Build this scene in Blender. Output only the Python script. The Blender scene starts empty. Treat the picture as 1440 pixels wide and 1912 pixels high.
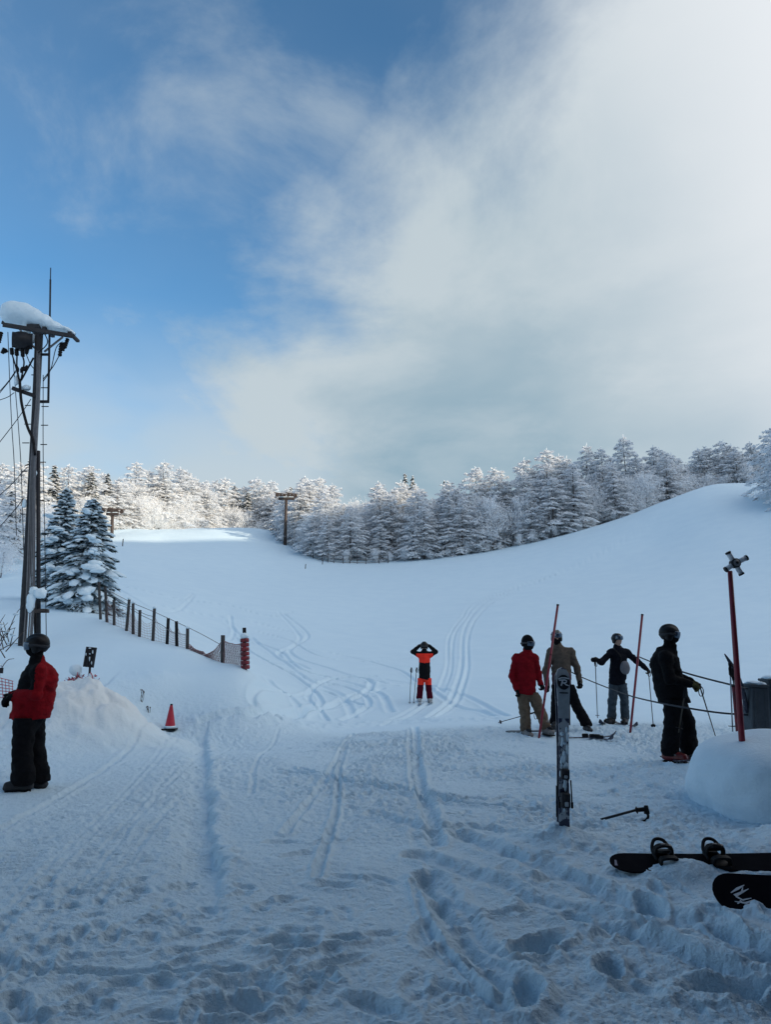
import bpy, bmesh, math, random
import numpy as np
from mathutils import Vector, Matrix

rnd = random.Random(7)
rs = np.random.RandomState(11)
scene = bpy.context.scene
COL = scene.collection

# ------------------------------------------------------------------ camera
F, CX, CY, CAMZ = 1400.0, 720.0, 956.0, 1.6
PITCH = math.atan(249.0 / F)
cam_d = bpy.data.cameras.new('camera')
cam = bpy.data.objects.new('camera', cam_d)
COL.objects.link(cam)
cam.location = (0, 0, CAMZ)
cam.rotation_euler = (math.radians(90) + PITCH, 0, 0)
cam_d.sensor_fit = 'VERTICAL'
cam_d.sensor_height = 36.0
cam_d.lens = F / 1912.0 * 36.0
cam_d.clip_start = 0.05
cam_d.clip_end = 6000
scene.camera = cam

# ------------------------------------------------------------------ light
SUN_EL = math.radians(14.0)
SUN_H = np.array([0.87, -0.493])               # horizontal direction towards the sun
sun_d = bpy.data.lights.new('sun', 'SUN')
sun_d.energy = 4.3
sun_d.angle = math.radians(0.5)
sun_d.color = (1.0, 0.83, 0.61)
sun = bpy.data.objects.new('sun', sun_d)
COL.objects.link(sun)
sd = Vector((SUN_H[0] * math.cos(SUN_EL), SUN_H[1] * math.cos(SUN_EL), math.sin(SUN_EL)))
sun.rotation_euler = sd.to_track_quat('Z', 'Y').to_euler()
sun.location = (60, -40, 60)

world = bpy.data.worlds.new('World')
scene.world = world
world.use_nodes = True
nt = world.node_tree
nt.nodes.clear()


def N(tree, kind, **kw):
    n = tree.nodes.new(kind)
    for k, v in kw.items():
        if k.startswith('i_'):
            key = k[2:]
            n.inputs[int(key) if key.isdigit() else key].default_value = v
        else:
            setattr(n, k, v)
    return n


def math_node(tree, op, a, b=None, clamp=False):
    n = tree.nodes.new('ShaderNodeMath')
    n.operation = op
    n.use_clamp = clamp
    for i, v in enumerate((a, b)):
        if v is None:
            continue
        if isinstance(v, (int, float)):
            n.inputs[i].default_value = v
        else:
            tree.links.new(v, n.inputs[i])
    return n.outputs[0]


def smooth(tree, v, lo, hi):
    n = tree.nodes.new('ShaderNodeMapRange')
    n.interpolation_type = 'SMOOTHSTEP'
    n.inputs['From Min'].default_value = lo
    n.inputs['From Max'].default_value = hi
    tree.links.new(v, n.inputs['Value'])
    return n.outputs[0]


def mixc(tree, f, a, b):
    n = tree.nodes.new('ShaderNodeMix')
    n.data_type = 'RGBA'
    for v, s in ((f, n.inputs['Factor']), (a, n.inputs['A']), (b, n.inputs['B'])):
        if isinstance(v, (int, float)):
            s.default_value = v
        elif isinstance(v, tuple):
            s.default_value = (*v, 1)
        else:
            tree.links.new(v, s)
    return n.outputs['Result']


tc = N(nt, 'ShaderNodeTexCoord')
sky = N(nt, 'ShaderNodeTexSky', sky_type='NISHITA', sun_disc=False, sun_elevation=SUN_EL,
        sun_rotation=math.atan2(SUN_H[0], SUN_H[1]), altitude=900, air_density=1.0, dust_density=0.3, ozone_density=1.6)
sep = N(nt, 'ShaderNodeSeparateXYZ')
nt.links.new(tc.outputs['Generated'], sep.inputs[0])
dx, dy, dz = sep.outputs
hz = math_node(nt, 'ADD', math_node(nt, 'MAXIMUM', dz, 0.0), 0.30)
cxyz = N(nt, 'ShaderNodeCombineXYZ')
nt.links.new(math_node(nt, 'DIVIDE', dx, hz), cxyz.inputs[0])
nt.links.new(math_node(nt, 'DIVIDE', dy, hz), cxyz.inputs[1])
cxyz.inputs[2].default_value = 3.7


def wnoise(scale, detail, rough, dist=0.0, src=None, off=(0, 0, 0)):
    mp = N(nt, 'ShaderNodeMapping')
    mp.inputs['Location'].default_value = off
    nt.links.new(src or cxyz.outputs[0], mp.inputs['Vector'])
    n = N(nt, 'ShaderNodeTexNoise', i_Scale=scale, i_Detail=detail, i_Roughness=rough, i_Distortion=dist)
    nt.links.new(mp.outputs[0], n.inputs['Vector'])
    return n.outputs['Fac']


n_big = wnoise(1.1, 8, 0.60, 0.35, off=(0.4, 0.2, 0))
n_mid = wnoise(2.6, 9, 0.60, 0.3, off=(4.0, 1.0, 0))
n_soft = wnoise(1.7, 4, 0.5, 0.1, off=(9.0, 3.0, 2))
# cloud bank on the right of the view, thinning out to the upper left
bias = math_node(nt, 'SUBTRACT', dx, math_node(nt, 'MULTIPLY', math_node(nt, 'SUBTRACT', dz, 0.57), 1.12))
dens = math_node(nt, 'ADD', math_node(nt, 'MULTIPLY', bias, 1.5),
                 math_node(nt, 'ADD', math_node(nt, 'MULTIPLY', math_node(nt, 'SUBTRACT', n_big, 0.5), 1.9),
                           math_node(nt, 'MULTIPLY', math_node(nt, 'SUBTRACT', n_mid, 0.5), 0.7)))
vd = N(nt, 'ShaderNodeVectorMath', operation='DOT_PRODUCT')
nt.links.new(tc.outputs['Generated'], vd.inputs[0])
vd.inputs[1].default_value = tuple(sd)
sunward = smooth(nt, vd.outputs['Value'], -0.25, 0.85)      # clouds nearer the sun are denser and brighter
dens = math_node(nt, 'ADD', dens, math_node(nt, 'MULTIPLY', sunward, 0.5))
mask = smooth(nt, dens, -0.20, 0.40)
wisps = math_node(nt, 'ADD', math_node(nt, 'MULTIPLY', smooth(nt, n_mid, 0.47, 0.72), 0.46), math_node(nt, 'MULTIPLY', smooth(nt, n_soft, 0.30, 0.75), 0.10))
low = math_node(nt, 'MULTIPLY', smooth(nt, dz, 0.46, 0.20), smooth(nt, n_soft, 0.05, 0.55))
mask = math_node(nt, 'MAXIMUM', mask, math_node(nt, 'MAXIMUM', wisps, math_node(nt, 'MULTIPLY', low, 0.95)))
mask = math_node(nt, 'MULTIPLY', mask, 0.97)
lit = math_node(nt, 'ADD', math_node(nt, 'ADD', math_node(nt, 'MULTIPLY', smooth(nt, n_soft, 0.28, 0.66), 0.45), math_node(nt, 'MULTIPLY', smooth(nt, n_mid, 0.36, 0.64), 0.32)),
                math_node(nt, 'MULTIPLY', smooth(nt, dz, 0.10, 0.62), 0.48), clamp=True)
lowleft = math_node(nt, 'MULTIPLY', smooth(nt, dx, 0.02, -0.22), smooth(nt, dz, 0.42, 0.24))     # far clouds opposite the sun are lit
lit = math_node(nt, 'ADD', lit, math_node(nt, 'MULTIPLY', lowleft, 0.95), clamp=True)
ccol = mixc(nt, lit, (0.180, 0.295, 0.375), (0.43, 0.495, 0.53))
ccol = mixc(nt, smooth(nt, vd.outputs['Value'], -0.22, 0.25), ccol, (0.53, 0.55, 0.57))
bg1 = N(nt, 'ShaderNodeBackground', i_Strength=0.135)
tint = mixc(nt, 1.0, sky.outputs[0], (0.58, 0.97, 1.14))
tint.node.blend_type = 'MULTIPLY'
nt.links.new(tint, bg1.inputs['Color'])
bg2 = N(nt, 'ShaderNodeBackground')
nt.links.new(math_node(nt, 'ADD', math_node(nt, 'MULTIPLY', sunward, 0.75), 1.0), bg2.inputs['Strength'])
nt.links.new(ccol, bg2.inputs['Color'])
mixs = N(nt, 'ShaderNodeMixShader')
nt.links.new(mask, mixs.inputs[0])
nt.links.new(bg1.outputs[0], mixs.inputs[1])
nt.links.new(bg2.outputs[0], mixs.inputs[2])
wout = N(nt, 'ShaderNodeOutputWorld')
nt.links.new(mixs.outputs[0], wout.inputs['Surface'])

scene.view_settings.view_transform = 'Standard'
scene.view_settings.look = 'None'
scene.view_settings.gamma = 1.0
scene.view_settings.use_curve_mapping = False
scene.view_settings.exposure = 0.35


# ------------------------------------------------------------------ pixel helpers
def ray(px, py):
    xc, yc = (px - CX) / F, (CY - py) / F
    c, s = math.cos(PITCH), math.sin(PITCH)
    return np.array([xc, c - yc * s, s + yc * c])


def P(px, py, D):
    """point of the photograph's pixel (px, py) at distance D straight ahead"""
    r = ray(px, py)
    return np.array([0, 0, CAMZ]) + r * (D / r[1])


# ------------------------------------------------------------------ numpy noise
_perm = np.concatenate([rs.permutation(256)] * 3).astype(np.int64)
_ang = rs.rand(256) * 2 * np.pi
_g2 = np.stack([np.cos(_ang), np.sin(_ang)], 1)
_g3 = rs.normal(size=(256, 3))
_g3 /= np.linalg.norm(_g3, axis=1)[:, None]


def perlin2(x, y, seed=0):
    x = np.asarray(x, float) + seed * 17.31
    y = np.asarray(y, float) + seed * 9.77
    xi, yi = np.floor(x).astype(np.int64), np.floor(y).astype(np.int64)
    xf, yf = x - xi, y - yi
    u, v = xf * xf * xf * (xf * (xf * 6 - 15) + 10), yf * yf * yf * (yf * (yf * 6 - 15) + 10)

    def g(ix, iy, fx, fy):
        h = _perm[(_perm[ix & 255] + iy) & 255]
        return _g2[h, 0] * fx + _g2[h, 1] * fy
    a = g(xi, yi, xf, yf) * (1 - u) + g(xi + 1, yi, xf - 1, yf) * u
    b = g(xi, yi + 1, xf, yf - 1) * (1 - u) + g(xi + 1, yi + 1, xf - 1, yf - 1) * u
    return (a * (1 - v) + b * v) * 1.4


def fbm2(x, y, octs=4, seed=0, gain=0.5):
    t, a = 0, 1.0
    for o in range(octs):
        t = t + a * perlin2(x * 2.03 ** o, y * 2.03 ** o, seed + o * 3)
        a *= gain
    return t


def perlin3(p, seed=0):
    p = np.asarray(p, float) + seed * 13.7
    i = np.floor(p).astype(np.int64)
    f = p - i
    w = f * f * f * (f * (f * 6 - 15) + 10)
    out = 0
    for cx in (0, 1):
        for cy in (0, 1):
            for cz in (0, 1):
                h = _perm[(_perm[(_perm[(i[:, 0] + cx) & 255] + i[:, 1] + cy) & 255] + i[:, 2] + cz) & 255]
                g = _g3[h]
                d = g[:, 0] * (f[:, 0] - cx) + g[:, 1] * (f[:, 1] - cy) + g[:, 2] * (f[:, 2] - cz)
                ww = (w[:, 0] if cx else 1 - w[:, 0]) * (w[:, 1] if cy else 1 - w[:, 1]) * (w[:, 2] if cz else 1 - w[:, 2])
                out = out + d * ww
    return out * 1.5


def sstep(x, a, b):
    t = np.clip((x - a) / (b - a), 0, 1)
    return t * t * (3 - 2 * t)


# ------------------------------------------------------------------ materials
MATS = {}


def mat(name, color, rough=0.6, var=0.0, vscale=8.0, bump=0.0, bscale=30.0, color2=None, metal=0.0, spec=0.5, cut=(0.35, 0.65), coat=0.0):
    if name in MATS:
        return MATS[name]
    m = bpy.data.materials.new(name)
    m.use_nodes = True
    t = m.node_tree
    b = t.nodes['Principled BSDF']
    b.inputs['Roughness'].default_value = rough
    b.inputs['Metallic'].default_value = metal
    b.inputs['Specular IOR Level'].default_value = spec
    b.inputs['Coat Weight'].default_value = coat
    b.inputs['Base Color'].default_value = (*color, 1)
    co = N(t, 'ShaderNodeTexCoord')
    if var > 0 or color2:
        n = N(t, 'ShaderNodeTexNoise', i_Scale=vscale, i_Detail=6.0, i_Roughness=0.6)
        t.links.new(co.outputs['Object'], n.inputs['Vector'])
        c2 = color2 or tuple(min(1, c * (1 - var)) for c in color)
        f = smooth(t, n.outputs['Fac'], *cut)
        t.links.new(mixc(t, f, color, c2), b.inputs['Base Color'])
    if bump > 0:
        n = N(t, 'ShaderNodeTexNoise', i_Scale=bscale, i_Detail=5.0, i_Roughness=0.6)
        t.links.new(co.outputs['Object'], n.inputs['Vector'])
        bp = N(t, 'ShaderNodeBump', i_Strength=bump, i_Distance=0.02)
        t.links.new(n.outputs['Fac'], bp.inputs['Height'])
        t.links.new(bp.outputs[0], b.inputs['Normal'])
    MATS[name] = m
    return m


def snow_ground_mat():
    m = bpy.data.materials.new('snow_ground')
    m.use_nodes = True
    t = m.node_tree
    b = t.nodes['Principled BSDF']
    b.inputs['Roughness'].default_value = 0.55
    b.inputs['Specular IOR Level'].default_value = 0.25
    co = N(t, 'ShaderNodeTexCoord')
    geo = N(t, 'ShaderNodeNewGeometry')
    n1 = N(t, 'ShaderNodeTexNoise', i_Scale=0.7, i_Detail=5.0, i_Roughness=0.6)
    t.links.new(co.outputs['Object'], n1.inputs['Vector'])
    col = mixc(t, smooth(t, n1.outputs['Fac'], 0.3, 0.7), (0.69, 0.85, 0.945), (0.655, 0.82, 0.925))
    at = N(t, 'ShaderNodeAttribute', attribute_name='warm_light')
    col = mixc(t, at.outputs['Fac'], col, (0.84, 0.83, 0.79))  # warm light on the left heap, put into the snow colour
    t.links.new(col, b.inputs['Base Color'])
    n2 = N(t, 'ShaderNodeTexNoise', i_Scale=55.0, i_Detail=4.0, i_Roughness=0.65)
    n3 = N(t, 'ShaderNodeTexNoise', i_Scale=13.0, i_Detail=4.0, i_Roughness=0.6)
    for n in (n2, n3):
        t.links.new(co.outputs['Object'], n.inputs['Vector'])
    rg = N(t, 'ShaderNodeAttribute', attribute_name='rough')
    h = math_node(t, 'ADD', math_node(t, 'MULTIPLY', n2.outputs['Fac'], 0.020), math_node(t, 'MULTIPLY', n3.outputs['Fac'], 0.050))
    h = math_node(t, 'MULTIPLY', h, rg.outputs['Fac'])
    bp = N(t, 'ShaderNodeBump', i_Strength=0.9, i_Distance=1.0)
    t.links.new(h, bp.inputs['Height'])
    t.links.new(bp.outputs[0], b.inputs['Normal'])
    return m


M_SNOWG = snow_ground_mat()
M_SNOW = mat('snow', (0.72, 0.85, 0.93), 0.6, 0.04, 5, 0.5, 25)


def frost_mat(name, c, tr):
    m = bpy.data.materials.new(name)
    m.use_nodes = True
    t = m.node_tree
    t.nodes.clear()
    a = N(t, 'ShaderNodeBsdfDiffuse')
    b = N(t, 'ShaderNodeBsdfTranslucent')
    for n in (a, b):
        n.inputs['Color'].default_value = (*c, 1)
    x = N(t, 'ShaderNodeMixShader')
    x.inputs[0].default_value = tr
    t.links.new(a.outputs[0], x.inputs[1])
    t.links.new(b.outputs[0], x.inputs[2])
    o = N(t, 'ShaderNodeOutputMaterial')
    t.links.new(x.outputs[0], o.inputs['Surface'])
    return m


M_FROST = frost_mat('frost', (0.90, 0.925, 0.95), 0.52)
M_FROST2 = frost_mat('frosted_twigs', (0.80, 0.815, 0.835), 0.45)
M_TWIG = mat('twigs', (0.34, 0.33, 0.335), 0.9, spec=0.1)
M_BARK = mat('bark', (0.075, 0.055, 0.045), 0.9, 0.4, 6, 0.5, 20)
M_NEEDLE = mat('needles', (0.030, 0.048, 0.040), 0.7, 0.35, 3)
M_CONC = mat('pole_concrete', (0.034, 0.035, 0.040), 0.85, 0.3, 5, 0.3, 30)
M_STEEL = mat('galvanised_steel', (0.22, 0.22, 0.23), 0.45, 0.25, 12, metal=0.6)
M_DARK = mat('dark_metal', (0.020, 0.020, 0.025), 0.55, 0.3, 10, spec=0.3)
M_BLACK = mat('black_rubber', (0.008, 0.008, 0.010), 0.6, 0.3, 10, spec=0.2)
M_CABLE = mat('grey_cable', (0.15, 0.15, 0.16), 0.6, 0.2, 9)
M_RUST = mat('brown_steel', (0.050, 0.036, 0.032), 0.7, 0.35, 4, 0.2, 30)
M_WOOD = mat('weathered_wood', (0.060, 0.055, 0.055), 0.85, 0.4, 12, 0.5, 40)
M_ROPE = mat('dark_rope', (0.025, 0.03, 0.04), 0.8, 0.3, 40)
M_NETR = mat('faded_net', (0.30, 0.17, 0.17), 0.8, 0.3, 12)
M_RED = mat('red_plastic', (0.24, 0.010, 0.026), 0.45, 0.25, 9)
M_REDP = mat('red_padding', (0.26, 0.012, 0.022), 0.6, color2=(0.07, 0.01, 0.015), vscale=9, bump=0.4, bscale=12)
M_CONE = mat('cone_red', (0.52, 0.02, 0.045), 0.5, 0.2, 8)
M_WHITE = mat('white_plastic', (0.70, 0.72, 0.75), 0.5, 0.12, 12)
M_GREY = mat('grey_plastic', (0.075, 0.09, 0.105), 0.7, 0.25, 7, 0.2, 30)


# ------------------------------------------------------------------ mesh helpers
def mesh_np(name, V, Fq, mats, smooth_=True, midx=None):
    """mesh from numpy vertices and an (n,3) or (n,4) face array"""
    me = bpy.data.meshes.new(name)
    V = np.asarray(V, np.float32)
    Fq = np.asarray(Fq, np.int32)
    n, k = Fq.shape
    me.vertices.add(len(V))
    me.vertices.foreach_set('co', V.ravel())
    me.loops.add(n * k)
    me.loops.foreach_set('vertex_index', Fq.ravel())
    me.polygons.add(n)
    me.polygons.foreach_set('loop_start', np.arange(n, dtype=np.int32) * k)
    me.polygons.foreach_set('loop_total', np.full(n, k, np.int32))
    for m in mats:
        me.materials.append(m)
    if midx is not None:
        me.polygons.foreach_set('material_index', np.asarray(midx, np.int32))
    me.polygons.foreach_set('use_smooth', np.full(n, smooth_, bool))
    me.update(calc_edges=True)
    me.validate()
    return me


def root_loc(o):
    while o.parent:
        o = o.parent
    return np.array(o.location)


def link(name, me, parent=None, **props):
    o = bpy.data.objects.new(name, me)
    COL.objects.link(o)
    if parent is not None:
        o.parent = parent
    for k, v in props.items():
        o[k] = v
    return o


def thing(name, label, cat, loc, group=None):
    o = bpy.data.objects.new(name, None)
    COL.objects.link(o)
    o.empty_display_size = 0.1
    o.location = tuple(float(c) for c in loc)
    o['label'] = label
    o['category'] = cat
    if group:
        o['group'] = group
    return o


def copy_tree(o, parent=None):
    c = o.copy()
    COL.objects.link(c)
    if parent is not None:
        c.parent = parent
    for ch in o.children:
        copy_tree(ch, c)
    return c


class MB:
    """collects shapes in world coordinates, built as one mesh object"""

    def __init__(s):
        s.v, s.f, s.m = [], [], []

    def add(s, verts, faces, mi=0):
        o = len(s.v)
        s.v.extend([tuple(map(float, p)) for p in verts])
        s.f.extend([tuple(o + i for i in f) for f in faces])
        s.m.extend([mi] * len(faces))
        return s

    def tube(s, pts, r, n=8, mi=0, caps=True):
        pts = [np.asarray(p, float) for p in pts]
        k = len(pts)
        rr = r if hasattr(r, '__len__') else [r] * k
        prev = None
        V = []
        for i in range(k):
            t = pts[min(i + 1, k - 1)] - pts[max(i - 1, 0)]
            t = t / (np.linalg.norm(t) + 1e-9)
            if prev is None:
                a = np.array([0, 0, 1.0]) if abs(t[2]) < 0.9 else np.array([1.0, 0, 0])
                prev = np.cross(t, a)
            prev = prev - t * prev.dot(t)
            prev /= np.linalg.norm(prev) + 1e-9
            b = np.cross(t, prev)
            for j in range(n):
                a = 2 * math.pi * j / n
                V.append(pts[i] + rr[i] * (math.cos(a) * prev + math.sin(a) * b))
        Fs = []
        for i in range(k - 1):
            for j in range(n):
                j2 = (j + 1) % n
                Fs.append((i * n + j, i * n + j2, (i + 1) * n + j2, (i + 1) * n + j))
        if caps:
            Fs.append(tuple(range(n))[::-1])
            Fs.append(tuple((k - 1) * n + j for j in range(n)))
        return s.add(V, Fs, mi)

    def box(s, c, size, R=None, mi=0, bev=0.0):
        c = np.asarray(c, float)
        h = np.asarray(size, float) / 2
        bm = bmesh.new()
        bmesh.ops.create_cube(bm, size=2)
        for v in bm.verts:
            v.co = Vector(np.array(v.co) * h)
        if bev:
            bmesh.ops.bevel(bm, geom=bm.edges[:], offset=bev, segments=2, affect='EDGES', profile=0.5)
        V = [np.array(v.co) for v in bm.verts]
        Fs = [tuple(v.index for v in f.verts) for f in bm.faces]
        bm.free()
        if R is not None:
            V = [R @ v for v in V]
        return s.add([c + v for v in V], Fs, mi)

    def blob(s, c, rad, sub=2, amp=0.15, freq=2.0, seed=0, R=None, mi=0, flat=None):
        bm = bmesh.new()
        bmesh.ops.create_icosphere(bm, subdivisions=sub, radius=1)
        V = np.array([tuple(v.co) for v in bm.verts])
        Fs = [tuple(v.index for v in f.verts) for f in bm.faces]
        bm.free()
        d = 1 + amp * perlin3(V * freq + 31.7 * (seed + 1)) * 1.5
        V = V * d[:, None]
        if flat is not None:
            V[:, 2] = np.where(V[:, 2] < flat, flat + (V[:, 2] - flat) * 0.25, V[:, 2])
        V = V * np.asarray(rad, float)
        if R is not None:
            V = V @ np.asarray(R).T
        return s.add(V + np.asarray(c, float), Fs, mi)

    def prism(s, outline, O, U, W, T, thick, mi=0):
        """closed outline (u,w) in the plane O,U,W, extruded along T by thick"""
        O, U, W, T = (np.asarray(a, float) for a in (O, U, W, T))
        n = len(outline)
        a = [O + U * u + W * w for u, w in outline]
        b = [p + T * thick for p in a]
        Fs = [tuple(range(n)), tuple(range(2 * n - 1, n - 1, -1))]
        for i in range(n):
            j = (i + 1) % n
            Fs.append((j, i, n + i, n + j))
        return s.add(a + b, Fs, mi)

    def build(s, name, mats, parent=None, smooth_=False, **props):
        mats = mats if isinstance(mats, (list, tuple)) else [mats]
        off = root_loc(parent) if parent is not None else np.zeros(3)
        me = bpy.data.meshes.new(name)
        me.from_pydata([tuple(np.asarray(p) - off) for p in s.v], [], s.f)
        for m in mats:
            me.materials.append(m)
        me.polygons.foreach_set('material_index', s.m)
        if smooth_:
            me.polygons.foreach_set('use_smooth', [True] * len(s.f))
        me.update()
        bm = bmesh.new()
        bm.from_mesh(me)
        bmesh.ops.recalc_face_normals(bm, faces=bm.faces)
        bm.to_mesh(me)
        bm.free()
        return link(name, me, parent, **props)


def spline(pts, n):
    """Catmull-Rom through pts, n samples per span"""
    p = np.asarray(pts, float)
    if len(p) < 3:
        t = np.linspace(0, 1, n + 1)[:, None]
        return p[0] * (1 - t) + p[-1] * t
    q = np.vstack([2 * p[0] - p[1], p, 2 * p[-1] - p[-2]])
    out = []
    for i in range(len(p) - 1):
        a, b, c, d = q[i:i + 4]
        for t in np.linspace(0, 1, n, endpoint=False):
            out.append(0.5 * ((2 * b) + (c - a) * t + (2 * a - 5 * b + 4 * c - d) * t * t + (3 * b - a - 3 * c + d) * t ** 3))
    out.append(p[-1])
    return np.array(out)


# ------------------------------------------------------------------ terrain
ctrl = []
for Y in (2, 5, 9, 14):
    for u in (-0.75, -0.35, 0.0, 0.35, 0.75):
        ctrl.append((u * Y, Y, 0.0))
for c in [(720, 1300, 24), (720, 1250, 33), (720, 1205, 45), (720, 1150, 60), (720, 1100, 78), (740, 1051, 102),
          (1000, 1318, 21), (1000, 1250, 32), (1000, 1200, 43), (1000, 1130, 60), (1000, 1070, 80), (1000, 1013, 102),
          (1220, 1305, 22), (1220, 1200, 40), (1220, 1100, 60), (1220, 1015, 82), (1230, 942, 104),
          (1440, 1320, 19), (1440, 1200, 36), (1440, 1100, 52), (1440, 1000, 70), (1440, 928, 86), (1430, 902, 97),
          (1330, 906, 101), (860, 1038, 103), (1100, 986, 103), (640, 1050, 104), (590, 1040, 108),
          (560, 1300, 23), (560, 1200, 42), (560, 1120, 66), (560, 1065, 94), (530, 1008, 122), (500, 990, 136),
          (420, 989, 139), (345, 993, 136), (400, 1180, 42), (400, 1100, 65), (400, 1040, 95),
          (300, 1140, 42), (300, 1060, 78), (300, 1015, 105), (220, 1110, 44), (220, 1060, 68), (225, 1020, 92), (250, 992, 118),
          (458, 1251, 18), (416, 1239, 18.8), (350, 1212, 20), (285, 1197, 21.3), (235, 1177, 22.5), (189, 1156, 24),
          (100, 1180, 22.5), (20, 1150, 24), (-120, 1140, 24), (380, 1300, 16.6), (300, 1270, 17.0), (450, 1300, 16.8), (250, 1230, 18.2),
          (300, 1340, 15.9), (400, 1338, 15.9), (200, 1210, 19.2), (100, 1230, 18.2), (520, 1322, 17.8), (20, 1240, 17.6), (100, 1300, 15.2),
          (-200, 1000, 120), (-200, 1100, 60), (-200, 1280, 16), (100, 1010, 110), (60, 1080, 60),
          (1700, 880, 92), (1700, 1100, 45), (1700, 1310, 17)]:
    ctrl.append(tuple(P(*c)))
ctrl += [(-70, 175, 25), (-30, 165, 22.5), (0, 150, 18), (30, 145, 19), (70, 140, 21), (60, 122, 21.5), (45, 118, 20.5), (0, 300, 24), (-150, 300, 28), (150, 300, 25),
         (-40, 150, 22), (-25, 148, 22)]
ctrl = np.array(ctrl)


def warp(x, y):
    yy = np.clip(y, 2, 320) + 4
    return np.stack([np.clip(x / yy, -1.15, 1.15) * 1.6, np.log(yy)], -1)


def tps_k(r2):
    return np.where(r2 > 1e-12, 0.5 * r2 * np.log(r2 + 1e-12), 0)


_cw = warp(ctrl[:, 0], ctrl[:, 1])
_n = len(ctrl)
_K = tps_k(((_cw[:, None] - _cw[None]) ** 2).sum(-1)) + np.eye(_n) * 6e-5
_Pm = np.hstack([np.ones((_n, 1)), _cw])
_A = np.block([[_K, _Pm], [_Pm.T, np.zeros((3, 3))]])
_w = np.linalg.solve(_A, np.concatenate([ctrl[:, 2], np.zeros(3)]))


def base_h(x, y):
    x, y = np.atleast_1d(np.asarray(x, float)), np.atleast_1d(np.asarray(y, float))
    sh = x.shape
    q = warp(x.ravel(), y.ravel())
    out = np.empty(len(q))
    for i in range(0, len(q), 40000):
        c = q[i:i + 40000]
        r2 = ((c[:, None, 0] - _cw[None, :, 0]) ** 2 + (c[:, None, 1] - _cw[None, :, 1]) ** 2)
        out[i:i + 40000] = tps_k(r2) @ _w[:_n] + _w[_n] + c @ _w[_n + 1:]
    out = out.reshape(sh)
    fl = sstep(y, 15.0, 11.5)                      # the apron is level
    out = out * (1 - fl * 0.85)
    # unseen ridge added behind and to the right, shaped to shade the run
    s = x * SUN_H[0] + y * SUN_H[1]
    q2 = x * -SUN_H[1] + y * SUN_H[0]
    ridge = RIDGE_H * sstep(s, 50, 185) * (1 + 0.02 * np.sin(q2 / 31.0)) + 6 * sstep(s, 185, 420)
    return out + ridge


RIDGE_H = 80.5


def ground_at(px, py):
    """where the pixel's ray meets the base terrain"""
    D = np.geomspace(2.0, 190, 700)
    r = ray(px, py)
    pts = np.array([0, 0, CAMZ]) + r[None] * (D / r[1])[:, None]
    g = pts[:, 2] - base_h(pts[:, 0], pts[:, 1])
    k = np.where((g[:-1] > 0) & (g[1:] <= 0))[0]
    if len(k) == 0:
        return pts[-1][:2]
    k = k[0]
    t = g[k] / (g[k] - g[k + 1])
    return (pts[k] * (1 - t) + pts[k + 1] * t)[:2]


def gpath(pix, n=8):
    return spline([ground_at(*p) for p in pix], n)


GROOVES = []          # (path, half width, depth, rim)


def groove(pix, w, d, rim=0.35, n=8):
    GROOVES.append((gpath(pix, n), w, d, rim))


# cross-country tracks curving up the field
groove([(820, 1290), (836, 1242), (836.7, 1200), (843, 1180), (862, 1155), (893, 1122), (1000, 1083), (1100, 1043), (1170, 1004), (1235, 964)], 0.075, 0.05)
groove([(826, 1292), (842, 1250), (845, 1210), (851, 1180), (868, 1158), (901, 1123), (1006, 1085), (1104, 1045), (1172, 1007)], 0.075, 0.05)
groove([(790, 1346), (838, 1310), (852, 1280), (862, 1240), (864, 1190), (872, 1165), (890, 1140), (915, 1120), (960, 1100), (1040, 1072)], 0.075, 0.06)
groove([(802, 1346), (848, 1316), (863, 1285), (874, 1245), (874, 1200), (881, 1170), (898, 1145), (925, 1122), (970, 1100)], 0.075, 0.06)
groove([(700, 1352), (740, 1340), (786, 1314)], 0.06, 0.04)
groove([(715, 1356), (760, 1340), (803, 1312)], 0.06, 0.04)
for p_, d_ in [([(720, 1268), (790, 1278), (860, 1295), (900, 1315), (945, 1340)], .05), ([(800, 1283), (850, 1318), (900, 1330), (925, 1342)], .05),
               ([(530, 1145), (575, 1185), (540, 1215), (600, 1245), (720, 1275)], .06), ([(430, 1150), (440, 1180), (520, 1215), (560, 1250), (680, 1275)], .06),
               ([(520, 1142), (560, 1190), (520, 1220), (575, 1250)], .05),
               ([(220, 1100), (280, 1135), (330, 1140), (362, 1112)], .05), ([(225, 1095), (330, 1118), (360, 1108)], .05), ([(300, 1130), (400, 1150), (470, 1160), (560, 1185)], .05),
               ([(470, 1190), (560, 1260), (640, 1280), (740, 1280)], .05), ([(380, 1350), (520, 1335), (640, 1305), (685, 1290), (690, 1270), (640, 1262)], .07),
               ([(470, 1340), (560, 1330), (650, 1310), (715, 1285)], .05), ([(500, 1270), (540, 1300), (560, 1330)], .05),
               ([(480, 1230), (600, 1262), (700, 1290), (730, 1330)], .05), ([(600, 1282), (640, 1300), (660, 1340)], .04),
               ([(560, 1255), (660, 1270), (770, 1276), (830, 1285)], .04), ([(420, 1160), (436, 1178), (428, 1195)], .05)]:
    groove(p_, 0.10, d_ * 1.05)
for p_ in ([(560, 1342), (600, 1310), (560, 1270), (480, 1225), (440, 1190)], [(640, 1345), (690, 1312), (650, 1285), (560, 1262), (500, 1240)], [(610, 1345), (575, 1300), (620, 1268), (700, 1262)],
           [(520, 1345), (470, 1310), (500, 1285), (590, 1290), (690, 1320)], [(480, 1180), (540, 1196), (600, 1225), (690, 1235), (770, 1226)], [(720, 1300), (660, 1302), (600, 1322), (540, 1346)],
           [(330, 1120), (420, 1128), (500, 1150), (545, 1142)], [(560, 1210), (640, 1222), (740, 1250), (780, 1272)]):
    groove(p_, 0.075, 0.06)
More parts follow.
